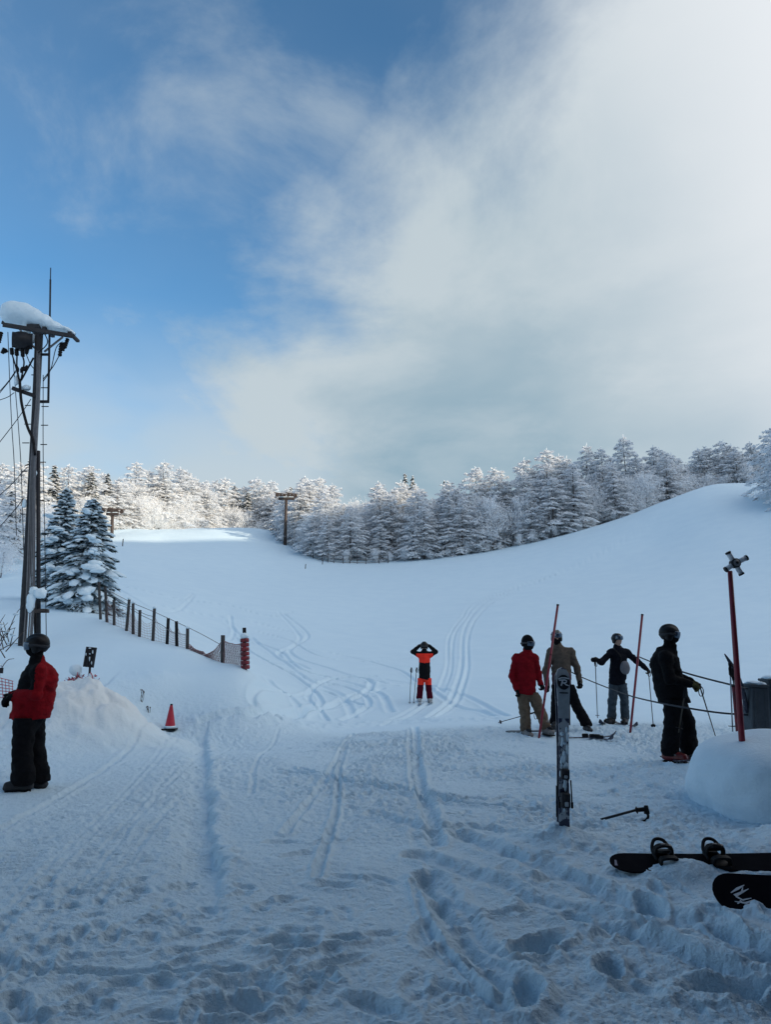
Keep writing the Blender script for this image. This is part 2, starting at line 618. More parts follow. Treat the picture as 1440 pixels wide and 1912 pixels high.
# lines across the trodden apron
groove([(520, 1440), (610, 1452), (700, 1465), (830, 1490), (900, 1496)], 0.045, 0.05, 0.5)
groove([(560, 1436), (640, 1462), (740, 1478), (860, 1502), (1010, 1515)], 0.04, 0.045, 0.5)
groove([(668, 1370), (640, 1410), (632, 1450), (630, 1500), (615, 1560), (590, 1640)], 0.03, 0.035, 0.5)
groove([(660, 1372), (628, 1420), (600, 1470), (560, 1520), (532, 1556)], 0.035, 0.03, 0.6)
groove([(775, 1360), (778, 1420), (786, 1475), (806, 1530), (812, 1580)], 0.06, 0.05, 0.4)
groove([(765, 1362), (766, 1420), (772, 1475)], 0.03, 0.03, 0.4)
groove([(785, 1640), (815, 1690), (870, 1770), (950, 1860)], 0.06, 0.04, 0.5)
groove([(800, 1640), (850, 1700), (905, 1775), (962, 1850)], 0.075, 0.042, 0.5)
groove([(770, 1650), (795, 1720), (850, 1800), (920, 1885)], 0.02, 0.02, 0.6)
groove([(780, 1600), (900, 1640), (1020, 1690), (1180, 1730)], 0.09, 0.04, 0.5)
groove([(860, 1560), (960, 1600), (1080, 1650), (1230, 1720), (1440, 1800)], 0.10, 0.045, 0.5)
groove([(1000, 1700), (1150, 1740), (1300, 1800), (1440, 1835)], 0.08, 0.04, 0.5)
groove([(700, 1520), (800, 1550), (900, 1545), (1010, 1570)], 0.08, 0.035, 0.5)
groove([(0, 1805), (150, 1812), (330, 1815), (620, 1822)], 0.03, 0.025, 0.5)
# groomer and snowmobile ruts on the left
for a, b in ((0, 60), (14, 74), (60, 118), (76, 132), (118, 175)):
    groove([(a - 40, 1760 + a), (a + 60, 1650 + a * 0.4), (b + 130, 1520), (b + 215, 1430), (b + 262, 1382)], 0.028, 0.007, 0.6)
groove([(-20, 1560), (90, 1500), (190, 1440), (290, 1380), (320, 1366)], 0.04, 0.018, 0.6)
groove([(520, 1360), (480, 1420), (470, 1480)], 0.03, 0.02)
LEDGE = gpath([(388, 1362), (386, 1400), (396, 1480), (404, 1560), (412, 1640), (425, 1720), (440, 1800), (450, 1900)], 10)
BERM = gpath([(372, 1352), (520, 1347), (700, 1352), (930, 1345)], 8)
BANKRIM = gpath([(-60, 1510), (60, 1490), (160, 1435), (230, 1398), (300, 1360), (345, 1345)], 8)

# trodden holes and boot prints
PRINTS = []
for _ in range(240):
    px, py = rnd.uniform(520, 1500), rnd.uniform(1375, 1905) if rnd.random() < 0.65 else rnd.uniform(1360, 1520)
    if px < 800 and rnd.random() < 0.45:
        continue
    if px > 1120 and 1500 < py < 1580 and rnd.random() < 0.85:
        continue
    g = ground_at(px, py) if False else P(px, py, 1)
    r = ray(px, py)
    t = -CAMZ / r[2]
    X, Y = r[0] * t, r[1] * t
    PRINTS.append((X, Y, rnd.uniform(0, math.pi), rnd.uniform(0.045, 0.075), rnd.uniform(0.11, 0.17), rnd.uniform(0.010, 0.028)))
for _ in range(120):
    px, py = rnd.uniform(-40, 620), rnd.uniform(1640, 1910)
    r = ray(px, py)
    t = -CAMZ / r[2]
    PRINTS.append((r[0] * t, r[1] * t, rnd.uniform(0, math.pi), rnd.uniform(0.03, 0.06), rnd.uniform(0.06, 0.12), rnd.uniform(0.01, 0.025)))
for px, py, a, w, l, d in [(1215, 1700, 1.5, .07, .16, .10), (1000, 1770, 0.6, .08, .2, .09), (1140, 1815, 1.2, .06, .13, .08), (985, 1855, 1.4, .07, .15, .09),
                           (560, 1770, .4, .07, .14, .05), (520, 1765, .4, .07, .12, .05), (450, 1840, .2, .09, .16, .05), (445, 1880, .1, .08, .17, .05), (640, 1760, .3, .05, .1, .05),
                           (1090, 1550, .3, .09, .2, .06), (1370, 1850, .2, .1, .25, .07)]:
    r = ray(px, py)
    t = -CAMZ / r[2]
    PRINTS.append((r[0] * t, r[1] * t, a, w, l, d))


def poly_dist(x, y, path):
    best = np.full(x.shape, 1e9)
    side = np.zeros(x.shape)
    for (ax, ay), (bx, by) in zip(path[:-1], path[1:]):
        ex, ey = bx - ax, by - ay
        L2 = ex * ex + ey * ey + 1e-12
        t = np.clip(((x - ax) * ex + (y - ay) * ey) / L2, 0, 1)
        qx, qy = x - ax - t * ex, y - ay - t * ey
        d = qx * qx + qy * qy
        m = d < best
        best = np.where(m, d, best)
        side = np.where(m, ex * qy - ey * qx, side)
    return np.sqrt(best), np.sign(side)


def _g0(px, py):
    r = ray(px, py)
    return r[:2] * (-CAMZ / r[2])


TREADS = [(_g0(90, 1745), _g0(262, 1470), .16, .085, .009), (_g0(215, 1700), _g0(335, 1430), .15, .085, .008), (_g0(-60, 1690), _g0(190, 1462), .16, .085, .008), (_g0(370, 1640), _g0(378, 1420), .12, .085, .006),
          (_g0(790, 1600), _g0(776, 1400), .10, .08, .005)]
MOUNDS = []           # (x, y, rx, ry, h)


def mound(px, py, D, rx, ry, h, rot=0.0, pw=2.0):
    p = P(px, py, D)
    MOUNDS.append((p[0], p[1], rx, ry, h, rot, pw))


mound(150, 1300, 13.4, 1.15, 1.3, 0.54, 0.25, 2.3)       # ploughed heap at the left
mound(-20, 1320, 13.0, 1.9, 1.3, 0.30, 0.0, 2.2)
mound(240, 1345, 13.6, 0.9, 0.7, 0.22)
mound(1560, 1530, 6.3, 1.0, 0.5, 0.22, 0.35)           # drift at the right
mound(1292, 1632, 5.55, 0.26, 0.16, 0.12)
mound(1460, 1400, 9.3, 1.4, 1.1, 0.34)
mound(1520, 1700, 4.7, 0.7, 0.4, 0.14)
mound(1180, 1560, 6.2, 0.6, 0.35, 0.05)
mound(1052, 1540, 6.55, 0.34, 0.22, 0.13)


def height(x, y, attrs=False):
    x, y = np.atleast_1d(np.asarray(x, float)).copy(), np.atleast_1d(np.asarray(y, float)).copy()
    z = base_h(x, y)
    far = np.hypot(x, y)
    inapr = sstep(y, 17.5, 15.5) * sstep(far, 60, 30)          # on the trodden apron
    bankm = inapr * sstep(poly_dist(x, y, BANKRIM)[1] * np.minimum(poly_dist(x, y, BANKRIM)[0], 2), -0.05, 0.5) if False else None
    rightness = sstep(x + 0.18 * (y - 6), -0.4, 1.6)
    amp = inapr * (0.35 + 1.0 * rightness)
    patch = sstep(fbm2(x * 0.45, y * 0.45, 3, 5), -0.25, 0.45)
    leftcalm = sstep(np.abs(x + 1.1 + 0.02 * y), 0.0, 0.9) * 0.8 + 0.2
    heap = np.zeros_like(z)
    for mx, my, rx, ry, h, rot, pw in MOUNDS:
        c, s = math.cos(rot), math.sin(rot)
        a, b = ((x - mx) * c + (y - my) * s) / rx, (-(x - mx) * s + (y - my) * c) / ry
        wob = 1 + 0.25 * fbm2(x * 1.1, y * 1.1, 3, 8)
        e = np.exp(-((a * a + b * b) * wob) ** (pw / 2))
        heap = heap + h * e
    calm = 1 - np.clip(heap / 0.25, 0, 0.75)
    n1 = fbm2(x * 1.3, y * 1.3, 3, 1)
    rid = 1 - np.abs(perlin2(x * 2.6, y * 2.6, 2)) * 2
    rid2 = 1 - np.abs(perlin2(x * 6.3 + n1, y * 6.3, 4)) * 2
    n4 = fbm2(x * 14, y * 14, 3, 3)
    n5 = fbm2(x * 4.5, y * 4.5, 3, 6)
    z = z + 0.02 * inapr * n1
    z = z + amp * calm * patch * (0.007 * rid * rightness + 0.008 * rid2 * (0.4 + 0.6 * rightness) + (0.006 + 0.012 * sstep(y, 4.0, 8.0)) * n4 * leftcalm + 0.010 * n5 * rightness)
    trod = inapr * sstep(y, 6.5, 9.5) * sstep(fbm2(x * 0.6, y * 0.35, 3, 25), -0.35, 0.25) * (0.35 + 0.65 * sstep(x, -2.2, -0.3)) * calm
    z = z + trod * (0.050 * np.abs(perlin2(x * 4.3 + 0.4 * n1, y * 4.3, 27)) + 0.026 * n4)
    z = z + inapr * (0.006 * n4 + 0.004 * fbm2(x * 31, y * 31, 2, 21))
    # the soft field beyond
    fld = (1 - inapr) * sstep(far, 400, 150)
    z = z + fld * (0.05 * fbm2(x * 0.16, y * 0.16, 3, 7) + 0.006 * fbm2(x * 1.6, y * 1.6, 2, 9))
    z = z + heap * (1 + 0.22 * fbm2(x * 1.5, y * 1.5, 4, 12)) + np.clip(heap, 0, 0.5) * 0.05 * (1 - np.abs(perlin2(x * 3.1, y * 3.1, 13)) * 2)
    # far woods ground, uneven
    z = z + sstep(far, 108, 140) * 0.5 * fbm2(x * 0.08, y * 0.08, 3, 15)
    # ledge left of the middle
    lo, hi = LEDGE.min(0) - 1.2, LEDGE.max(0) + 1.2
    m = (x > lo[0]) & (x < hi[0]) & (y > lo[1]) & (y < hi[1])
    if m.any():
        d, sd_ = poly_dist(x[m], y[m], LEDGE)
        s_ = -d * sd_ + 0.05 * n5[m] + 0.02 * n4[m] + 0.05 * n1[m]
        fade = sstep(y[m], 3.9, 6.6) * (0.75 + 0.5 * n1[m])
        # left of the line the snow is cut away, right of it a low lip stands
        prof = -0.10 * sstep(s_, -0.012, 0.05) * sstep(s_, 0.46, 0.12) + 0.03 * np.exp(-((s_ + 0.06) / 0.06) ** 2)
        z[m] += prof * fade
    lo, hi = BERM.min(0) - 1.5, BERM.max(0) + 1.5
    m = (x > lo[0]) & (x < hi[0]) & (y > lo[1]) & (y < hi[1])
    if m.any():
        d, sd_ = poly_dist(x[m], y[m], BERM)
        z[m] += 0.05 * np.exp(-(d / 0.4) ** 2) * (1 + 0.8 * n5[m])
    lo, hi = BANKRIM.min(0) - 1.5, BANKRIM.max(0) + 1.5
    m = (x > lo[0]) & (x < hi[0]) & (y > lo[1]) & (y < hi[1])
    if m.any():
        d, sd_ = poly_dist(x[m], y[m], BANKRIM)
        s_ = d * sd_ + 0.12 * n5[m]
        z[m] += sstep(x[m], BANKRIM[-1, 0] + 0.2, BANKRIM[-1, 0] - 1.2) * (0.11 * sstep(s_, -0.12, 0.15) * sstep(s_, 2.5, 0.8) + 0.06 * np.exp(-(s_ / 0.12) ** 2) * (0.7 + 0.8 * n5[m]))
    for path, w, dep, rim in GROOVES:
        lo, hi = path.min(0) - 5 * w, path.max(0) + 5 * w
        idx = np.where((x > lo[0]) & (x < hi[0]) & (y > lo[1]) & (y < hi[1]))[0]
        if len(idx) == 0:
            continue
        d, _ = poly_dist(x[idx], y[idx], path)
        d = np.abs(d + inapr[idx] * w * (0.45 * n5[idx] + 0.12 * n4[idx]))
        z[idx] += -dep * np.exp(-(d / w) ** 4) + rim * dep * np.exp(-((d - 1.7 * w) / (0.6 * w)) ** 2)
    for a_, b_, hw, wl, am in TREADS:
        e = (b_ - a_) / np.linalg.norm(b_ - a_)
        u, v = (x - a_[0]) * e[0] + (y - a_[1]) * e[1], -(x - a_[0]) * e[1] + (y - a_[1]) * e[0]
        L = np.linalg.norm(b_ - a_)
        k = np.where((np.abs(v) < hw * 1.3) & (u > -.3) & (u < L + .3))[0]
        if len(k):
            m_ = sstep(np.abs(v[k]), hw * 1.1, hw * .8) * sstep(u[k], 0, .5) * sstep(u[k], L, L - .5) * sstep(n1[k] + n5[k] * .5, -.5, .2)
            z[k] += m_ * (am * np.sin(2 * np.pi * u[k] / wl + 1.2 * np.abs(v[k]) / hw) - .012)
    near = np.where((y > 2) & (y < 18) & (np.abs(x) < 9))[0]
    if len(near):
        xn, yn = x[near], y[near]
        dz = np.zeros(len(near))
        jit = 0.25 * n5[near]
        order = np.argsort(yn)
        ys = yn[order]
        for X, Y, a, w, l, dep in PRINTS:
            i0, i1 = np.searchsorted(ys, [Y - l * 2.2, Y + l * 2.2])
            k = order[i0:i1]
            k = k[np.abs(xn[k] - X) < l * 2.2]
            if len(k) == 0:
                continue
            c, s = math.cos(a), math.sin(a)
            u, v = ((xn[k] - X) * c + (yn[k] - Y) * s) / l, (-(xn[k] - X) * s + (yn[k] - Y) * c) / w
            q = np.sqrt(u * u + v * v) + jit[k]
            dz[k] += -dep * sstep(q, 1.04, 0.70) + 0.45 * dep * np.exp(-((q - 1.35) / 0.25) ** 2)
        z[near] += np.clip(dz, -0.09, 0.03)
    if attrs:
        warm_light = np.clip(heap, 0, 0.6) / 0.6 * sstep(x, -2.0, -3.0) * 0.75  # painted warmth grows with heap height, left side only
        rough = np.clip(0.12 + inapr * (0.7 + 0.3 * rightness), 0, 1) * (1 - 0.6 * np.clip(heap / 0.4, 0, 1))
        return z, warm_light, rough
    return z


def gz(x, y):
    return float(height(np.array([x]), np.array([y]))[0])


def gD(px, py):
    """depth at which the pixel's ray meets the finished snow surface"""
    D = np.geomspace(3.5, 40, 700)
    r = ray(px, py)
    pts = np.array([0, 0, CAMZ]) + r[None] * (D / r[1])[:, None]
    g = pts[:, 2] - height(pts[:, 0], pts[:, 1])
    k = np.where((g[:-1] > 0) & (g[1:] <= 0))[0][0]
    return float(D[k] + (D[k + 1] - D[k]) * g[k] / (g[k] - g[k + 1]))


HALF = math.radians(34)
ang = np.concatenate([np.linspace(-HALF, HALF, 740), np.linspace(HALF, 2 * math.pi - HALF, 162)[1:-1]])
rad = np.concatenate([[0.15, 0.5, 0.9, 1.3, 1.6, 1.9, 2.1], np.linspace(2.3 ** -0.5, 150 ** -0.5, 980) ** -2, np.geomspace(150, 2600, 40)[1:]])
RR, AA = np.meshgrid(rad, ang, indexing='ij')
GX, GY = RR * np.sin(AA), RR * np.cos(AA)
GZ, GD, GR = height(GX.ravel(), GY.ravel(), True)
nr, na = RR.shape
ii, jj = np.meshgrid(np.arange(nr - 1), np.arange(na), indexing='ij')
j2 = (jj + 1) % na
FQ = np.stack([ii * na + jj, ii * na + j2, (ii + 1) * na + j2, (ii + 1) * na + jj], -1).reshape(-1, 4)[:, ::-1]
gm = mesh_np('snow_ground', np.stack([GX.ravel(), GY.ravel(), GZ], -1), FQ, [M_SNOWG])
for nm, arr in (('warm_light', GD), ('rough', GR)):
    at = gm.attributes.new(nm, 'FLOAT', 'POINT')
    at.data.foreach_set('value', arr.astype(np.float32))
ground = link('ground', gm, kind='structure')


# ------------------------------------------------------------------ unseen lodge added behind the camera to shade the apron
def build_shade_lodge():
    t = thing('shade_lodge', 'unseen lodge with deep snow-covered eaves, added behind the camera to shade the foreground', 'added building', (2.0, -4.0, 0))
    wall_m = mat('lodge_boards', (0.035, 0.060, 0.115), 0.8, 0.35, 3)  # blue walls, coloured to bounce blue light onto the snow
    roof_m = mat('roof_metal', (0.10, 0.11, 0.12), 0.5)
    glass = mat('window_glass', (0.02, 0.025, 0.03), 0.1)
    w = MB()
    w.box((2.5, -6.0, 4.2), (19, 6, 8.4))
    w.box((8.6, 1.85, 4.0), (6.4, 9.7, 8.0))  # right wing, sized to cut cloud light from that side
    w.build('wall', wall_m, t)
    r = MB()
    r.box((2.5, -3.2, 8.5), (21, 13.0, 0.22))
    r.box((8.6, 2.0, 8.12), (6.9, 10.2, 0.22))
    rf = r.build('roof', roof_m, t)
    sn = MB()
    sn.box((2.5, -3.2, 8.85), (20.8, 12.8, 0.45), bev=0.15)
    sn.build('roof_snow', M_SNOW, rf)
    for k in range(4):
        f = MB()
        x = -5.6 + 2.4 * k
        f.box((x, -2.97, 1.7), (1.5, 0.10, 1.2))
        fo = f.build('window', M_WHITE, t)
        g = MB()
        g.box((x, -2.90, 1.7), (1.36, 0.05, 1.06))
        g.build('pane', glass, fo)
    d = MB()
    d.box((3.6, -2.96, 1.05), (1.0, 0.1, 2.1))
    d.build('door', mat('door_paint', (0.12, 0.03, 0.025), 0.5), t)


build_shade_lodge()


# ------------------------------------------------------------------ trees
class QB:
    """quad soup for crowns"""

    def __init__(s):
        s.c, s.u, s.v, s.m = [], [], [], []

    def add(s, c, u, v, m):
        s.c.append(c); s.u.append(u); s.v.append(v); s.m.append(np.full(len(c), m))

    def build(s, name, mats):
        c, u, v, m = (np.concatenate(a) for a in (s.c, s.u, s.v, s.m))
        # pointed four-sided sprays
        V = np.stack([c - u, c - v + u * 0.1, c + u, c + v + u * 0.1], 1).reshape(-1, 3)
        Fq = np.arange(len(V)).reshape(-1, 4)
        return mesh_np(name, V, Fq, mats, False, m)


def unit(a):
    return a / (np.linalg.norm(a, axis=-1, keepdims=True) + 1e-9)


def trunk_mesh(name, h, r, lean=0.0, m=None, seed=0):
    b = MB()
    rr = np.random.RandomState(seed)
    pts = [np.array([lean * h * t * t + rr.normal() * 0.02 * h * t * (1 - t), rr.normal() * 0.02 * h * t * (1 - t), -0.4 + (h + 0.4) * t]) for t in np.linspace(0, 1, 7)]
    b.tube(pts, [r * (1 - 0.93 * t) + 0.01 for t in np.linspace(0, 1, 7)], 7)
    me = bpy.data.meshes.new(name)
    me.from_pydata([tuple(p) for p in b.v], [], b.f)
    me.materials.append(m or M_BARK)
    return me


def larch_mesh(seed, h=10.0, wide=0.34, nb=96, start=0.05, spiky=1.0, frost=0.9, droop=0.20):
    """layered, frost-coated conifer of height h"""
    r = np.random.RandomState(seed)
    q = QB()
    az = 0
    for k in range(nb):
        t = start + (0.985 - start) * (k / (nb - 1)) ** 0.92
        az += 2.399 + r.normal() * 0.3
        prof = (1 - t) ** 0.60 * (0.55 + 0.45 * min(1, (t + 0.12) / 0.3)) + 0.02
        L = h * wide * prof * r.uniform(0.65, 1.2) * 1.35
        z0 = t * h
        d = np.array([math.cos(az), math.sin(az), 0])
        sd = np.array([-d[1], d[0], 0])
        n = max(18, int(88 * (L / (h * wide)) ** 0.8) + 8)
        s = r.uniform(0.12, 1, n) ** 0.75
        rise = r.uniform(0.05, 0.45) * (0.4 + t)
        zz = z0 + L * (rise * s - droop * 1.9 * s ** 2.0 * (1 - 0.5 * t))
        lat = r.normal(size=n) * L * 0.20 * (1.05 - 0.6 * s)
        c = d * (L * s)[:, None] + sd * lat[:, None]
        c[:, 2] = zz - np.abs(lat) * 0.3 + r.normal(size=n) * 0.04 * h * 0.1
        out = unit(d[None] * r.uniform(0.5, 1.2, (n, 1)) + sd[None] * (np.sign(lat) * r.uniform(0.2, 1.0, n))[:, None] + np.array([0, 0, -1.0]) * r.uniform(0.0, 0.6, (n, 1)))
        ln = r.uniform(0.12, 0.30, n) * spiky * (0.6 + 0.4 * prof / 0.5)
        wd = r.uniform(0.045, 0.105, n) * 1.15
        nor = unit(np.array([0, 0, 1.0]) + r.normal(size=(n, 3)) * 0.75)
        side = unit(np.cross(out, nor))
        fm = r.rand(n) < frost
        mm = np.where(fm, np.where(r.rand(n) < 0.8, 0, 1), 2)
        q.add(c, out * ln[:, None], side * wd[:, None], 0)
        q.m[-1] = mm
        # dark twigs hanging below
        nd = n // 16
        cd = c[:nd] - np.array([0, 0, 1]) * r.uniform(0.06, 0.22, (nd, 1))
        q.add(cd, out[:nd] * ln[:nd, None] * 0.9, side[:nd] * wd[:nd, None] * 0.7, 2)
    # feathery leader
    n = 26
    tt = r.uniform(0.86, 1.02, n)
    c = np.stack([r.normal(size=n) * 0.015 * h * (1.05 - tt) * 4, r.normal(size=n) * 0.015 * h * (1.05 - tt) * 4, tt * h], -1)
    u = unit(r.normal(size=(n, 3)) * 0.5 + np.array([0, 0, 1.0])) * r.uniform(0.12, 0.3, (n, 1))
    q.add(c, u, unit(np.cross(u, r.normal(size=(n, 3)))) * 0.05, 0)
    return q.build('crown', [M_FROST, M_FROST2, M_TWIG])


def birch_mesh(seed, h=9.0, frost=0.8):
    """broad bare tree, every twig white with rime"""
    r = np.random.RandomState(seed)
    q = QB()
    for k in range(64):
        t = 0.10 + 0.72 * r.rand()
        az = r.uniform(0, 2 * math.pi)
        d = np.array([math.cos(az), math.sin(az), 0])
        el = r.uniform(0.25, 1.3)
        L = h * 0.46 * (1.08 - t) ** 0.6 * r.uniform(0.6, 1.1)
        dirv = d * math.cos(el) + np.array([0, 0, math.sin(el)])
        n = 80
        s = r.rand(n) ** 0.6
        spread = r.normal(size=(n, 3)) * (0.05 + 0.13 * s)[:, None] * L
        c = np.array([0, 0, t * h * 0.75]) + dirv * (L * s)[:, None] + spread
        c[:, 2] -= 0.12 * L * s ** 3
        u = unit(dirv + r.normal(size=(n, 3)) * 0.55) * r.uniform(0.14, 0.34, (n, 1))
        v = unit(np.cross(u, r.normal(size=(n, 3)))) * r.uniform(0.022, 0.055, (n, 1))
        fm = r.rand(n)
        q.add(c, u, v, 0)
        q.m[-1] = np.where(fm < 0.86, 0, np.where(fm < 0.975, 1, 2))
    return q.build('crown', [M_FROST, M_FROST2, M_TWIG])


def cedar_mesh(seed, h=10.0, wide=0.2, snow=0.9):
    """dark evergreen, branches loaded with clumps of snow"""
    r = np.random.RandomState(seed)
    q = QB()
    az = 0
    nb = 70
    for k in range(nb):
        t = 0.06 + 0.93 * k / (nb - 1)
        az += 2.399 + r.normal() * 0.4
        L = h * wide * 1.35 * ((1 - t) ** 0.8 + 0.05) * r.uniform(0.7, 1.15)
        d = np.array([math.cos(az), math.sin(az), 0])
        sd = np.array([-d[1], d[0], 0])
        n = max(8, int(26 * (1 - t) + 8))
        s = r.uniform(0.2, 1, n)
        lat = r.normal(size=n) * L * 0.22
        c = d * (L * s)[:, None] + sd * lat[:, None]
        c[:, 2] = t * h + L * (0.10 * s - 0.5 * s ** 2) - np.abs(lat) * 0.2
        out = unit(d[None] + sd[None] * r.normal(size=(n, 1)) * 0.6 + np.array([0, 0, -0.5]))
        side = unit(np.cross(out, unit(np.array([0, 0, 1.0]) + r.normal(size=(n, 3)) * 0.4)))
        q.add(c, out * r.uniform(0.2, 0.42, (n, 1)), side * r.uniform(0.09, 0.16, (n, 1)), 1)
        k2 = int(n * snow)
        q.add(c[:k2] + np.array([0, 0, 0.07]), out[:k2] * r.uniform(0.18, 0.36, (k2, 1)), side[:k2] * r.uniform(0.10, 0.2, (k2, 1)), 0)
    return q.build('crown', [M_FROST, M_NEEDLE])


VAR = {
    'larch': [(larch_mesh(100 + i, 10, 0.30 + 0.04 * (i % 3), 96, 0.03 + 0.04 * (i % 3), 1.0, 0.955 + 0.02 * (i % 2)), trunk_mesh('trunk', 9.8, 0.13, 0, None, i)) for i in range(6)],
    'birch': [(birch_mesh(200 + i, 9.6), trunk_mesh('trunk', 7.5, 0.10, 0.02 * (i - 1), None, 30 + i)) for i in range(4)],
    'cedar': [(cedar_mesh(300 + i, 10, 0.17 + 0.03 * i), trunk_mesh('trunk', 9.7, 0.14, 0, None, 40 + i)) for i in range(3)],
    'bush': [(birch_mesh(400 + i, 9.6, 0.75), trunk_mesh('trunk', 5.0, 0.10, 0.03, None, 50 + i)) for i in range(2)],
}
NAMES = {'larch': 'larch_tree', 'birch': 'birch_tree', 'cedar': 'evergreen_tree', 'bush': 'bush'}
CATS = {'larch': 'tree', 'birch': 'tree', 'cedar': 'tree', 'bush': 'bush'}


WOOD = []


def plant(kind, x, y, h, label, group):
    cm, tm = rnd.choice(VAR[kind])
    t = thing(NAMES[kind], label, CATS[kind], (x, y, gz(x, y) - 0.1), group)
    s = h / 10.0
    t.scale = (s * rnd.uniform(0.9, 1.12), s * rnd.uniform(0.9, 1.12), s)
    t.rotation_euler = (rnd.uniform(-0.03, 0.03), rnd.uniform(-0.03, 0.03), rnd.uniform(0, 6.28))
    link('crown', cm, t)
    link('trunk', tm, t)
    return t


def top_z(px, py, y):
    return P(px, py, y)[2]


TOPS = np.array([(-60, 860), (0, 868), (60, 855), (120, 852), (160, 868), (200, 870), (235, 874), (270, 862), (310, 868), (350, 880), (385, 900), (430, 897), (470, 886), (500, 900), (530, 903),
                 (560, 886), (600, 893), (620, 902), (660, 895), (700, 890), (760, 893), (800, 896), (835, 904), (870, 880), (900, 868), (940, 872), (985, 864), (1020, 848), (1080, 842), (1150, 826),
                 (1215, 820), (1255, 845), (1300, 836), (1345, 832), (1400, 830), (1500, 815)])


def prof_top(px):
    return float(np.interp(px, TOPS[:, 0], TOPS[:, 1]))


def px_of(x, y, z):
    c, s = math.cos(PITCH), math.sin(PITCH)
    zc = y * c + (z - CAMZ) * s
    return CX + F * x / zc


LBL = {
    ('larch', 'mid'): ('larch white with hoarfrost in the hollow between the T-shaped lift tower and the rising slope', 'frosted larches in the middle of the tree line'),
    ('birch', 'mid'): ('feathery bare tree white with rime in the hollow right of the T-shaped lift tower', 'rimed bare trees in the middle of the tree line'),
    ('cedar', 'mid'): ('dark narrow evergreen top standing out of the frosted trees right of the T-shaped lift tower', 'dark evergreens in the middle of the tree line'),
    ('bush', 'mid'): ('low frosted bush at the foot of the trees in the hollow', 'frosted bushes in the hollow'),
    ('larch', 'right'): ('shaded blue-white frosted larch climbing the edge of the right-hand slope', 'frosted larches along the right-hand slope'),
    ('birch', 'right'): ('shaded feathery bare tree white with rime beside the right-hand slope', 'rimed bare trees along the right-hand slope'),
    ('bush', 'right'): ('low frosted bush at the snow edge below the right-hand trees', 'frosted bushes along the right-hand slope'),
    ('cedar', 'right'): ('dark frosted evergreen on the crest of the right-hand slope', 'evergreens on the right-hand crest'),
    ('larch', 'left'): ('sunlit cream-white frosted larch left of the top of the run', 'sunlit frosted larches at the left'),
    ('birch', 'left'): ('sunlit feathery bare tree white with rime left of the top of the run', 'sunlit rimed bare trees at the left'),
    ('cedar', 'left'): ('sunlit evergreen clotted with snow standing behind the utility pole', 'sunlit snowy evergreens behind the utility pole'),
    ('bush', 'left'): ('small sunlit frosted bush on the bank beside the run', 'sunlit frosted bushes on the left bank'),
    ('cedar', 'top'): ('dark spired evergreen in the sunlit trees closing the top of the run', 'dark evergreens at the top of the run'),
    ('larch', 'top'): ('sunlit frosted larch closing the top of the run', 'sunlit frosted larches at the top of the run'),
    ('birch', 'top'): ('sunlit rimed bare tree closing the top of the run', 'sunlit rimed bare trees at the top of the run'),
}
EDGE = np.array([tuple(P(*c)[:2]) for c in [(533, 1000, 125), (548, 1012, 119), (575, 1030, 112), (610, 1046, 106), (650, 1051, 105), (700, 1052, 104.5), (760, 1052, 104), (830, 1046, 104), (900, 1037, 104),
                                              (1000, 1013, 104), (1080, 993, 105), (1150, 970, 107), (1200, 952, 108), (1240, 940, 109)]])
LEFT = np.array([tuple(P(*c)[:2]) for c in [(-40, 1010, 112), (60, 1010, 115), (140, 1008, 120), (200, 1006, 126), (260, 998, 132), (330, 990, 142), (380, 988, 150)]])
TOPR = np.array([tuple(P(*c)[:2]) for c in [(380, 988, 156), (420, 987, 160), (470, 987, 160), (510, 987, 158), (545, 990, 150)]])
CREST = np.array([tuple(P(*c)[:2]) for c in [(1250, 936, 111), (1290, 916, 113), (1330, 906, 114), (1380, 904, 114), (1430, 903, 113), (1500, 900, 112)]])


def along(path, step):
    out = []
    for a, b in zip(path[:-1], path[1:]):
        L = np.linalg.norm(b - a)
        n = max(1, int(round(L / step)))
        for i in range(n):
            out.append(a + (b - a) * i / n)
    return out


def row(path, step, back, zone, kinds, hf, jit=1.0, hmin=3.0, rn='front-row'):
    for p in along(path, step):
        x, y = p[0] + rnd.uniform(-jit, jit), p[1] + back + rnd.uniform(-jit, jit) * 0.8
        z = gz(x, y)
        px = px_of(x, y, z + 6)
        h = (top_z(px, prof_top(px), y) - z) * rnd.uniform(*hf)
        h = max(hmin, h)
        kind = rnd.choices([k for k, _ in kinds], [w for _, w in kinds])[0]
        t = plant(kind, x, y, h, *LBL[(kind, zone)])
        WOOD.append((t, kind, zone, rn, px))


cut = 8
row(EDGE[:cut], 3.3, 0.6, 'mid', [('larch', 7), ('birch', 3)], (0.42, 0.72))
row(EDGE[:cut], 2.8, 4.0, 'mid', [('larch', 6), ('birch', 4)], (0.62, 0.88), rn='second-row')
row(EDGE[:cut], 2.8, 8.0, 'mid', [('larch', 5), ('birch', 5)], (0.80, 1.0), rn='third-row')
row(EDGE[:cut], 2.8, 13.0, 'mid', [('larch', 5), ('birch', 5)], (0.92, 1.06), rn='rearmost')
row(EDGE[:cut], 3.0, -0.9, 'mid', [('bush', 1)], (0.14, 0.25), 0.7, 1.2)
row(EDGE[cut - 1:], 2.9, 0.9, 'right', [('larch', 7), ('birch', 3)], (0.60, 0.86))
row(EDGE[cut - 1:], 3.0, 4.4, 'right', [('larch', 7), ('birch', 3)], (0.82, 0.98), rn='second-row')
row(EDGE[cut - 1:], 3.2, 8.4, 'right', [('larch', 6), ('birch', 4)], (0.93, 1.06), rn='rearmost')
row(EDGE[cut - 1:], 2.6, -0.8, 'right', [('bush', 1)], (0.12, 0.24), 0.7, 1.0)
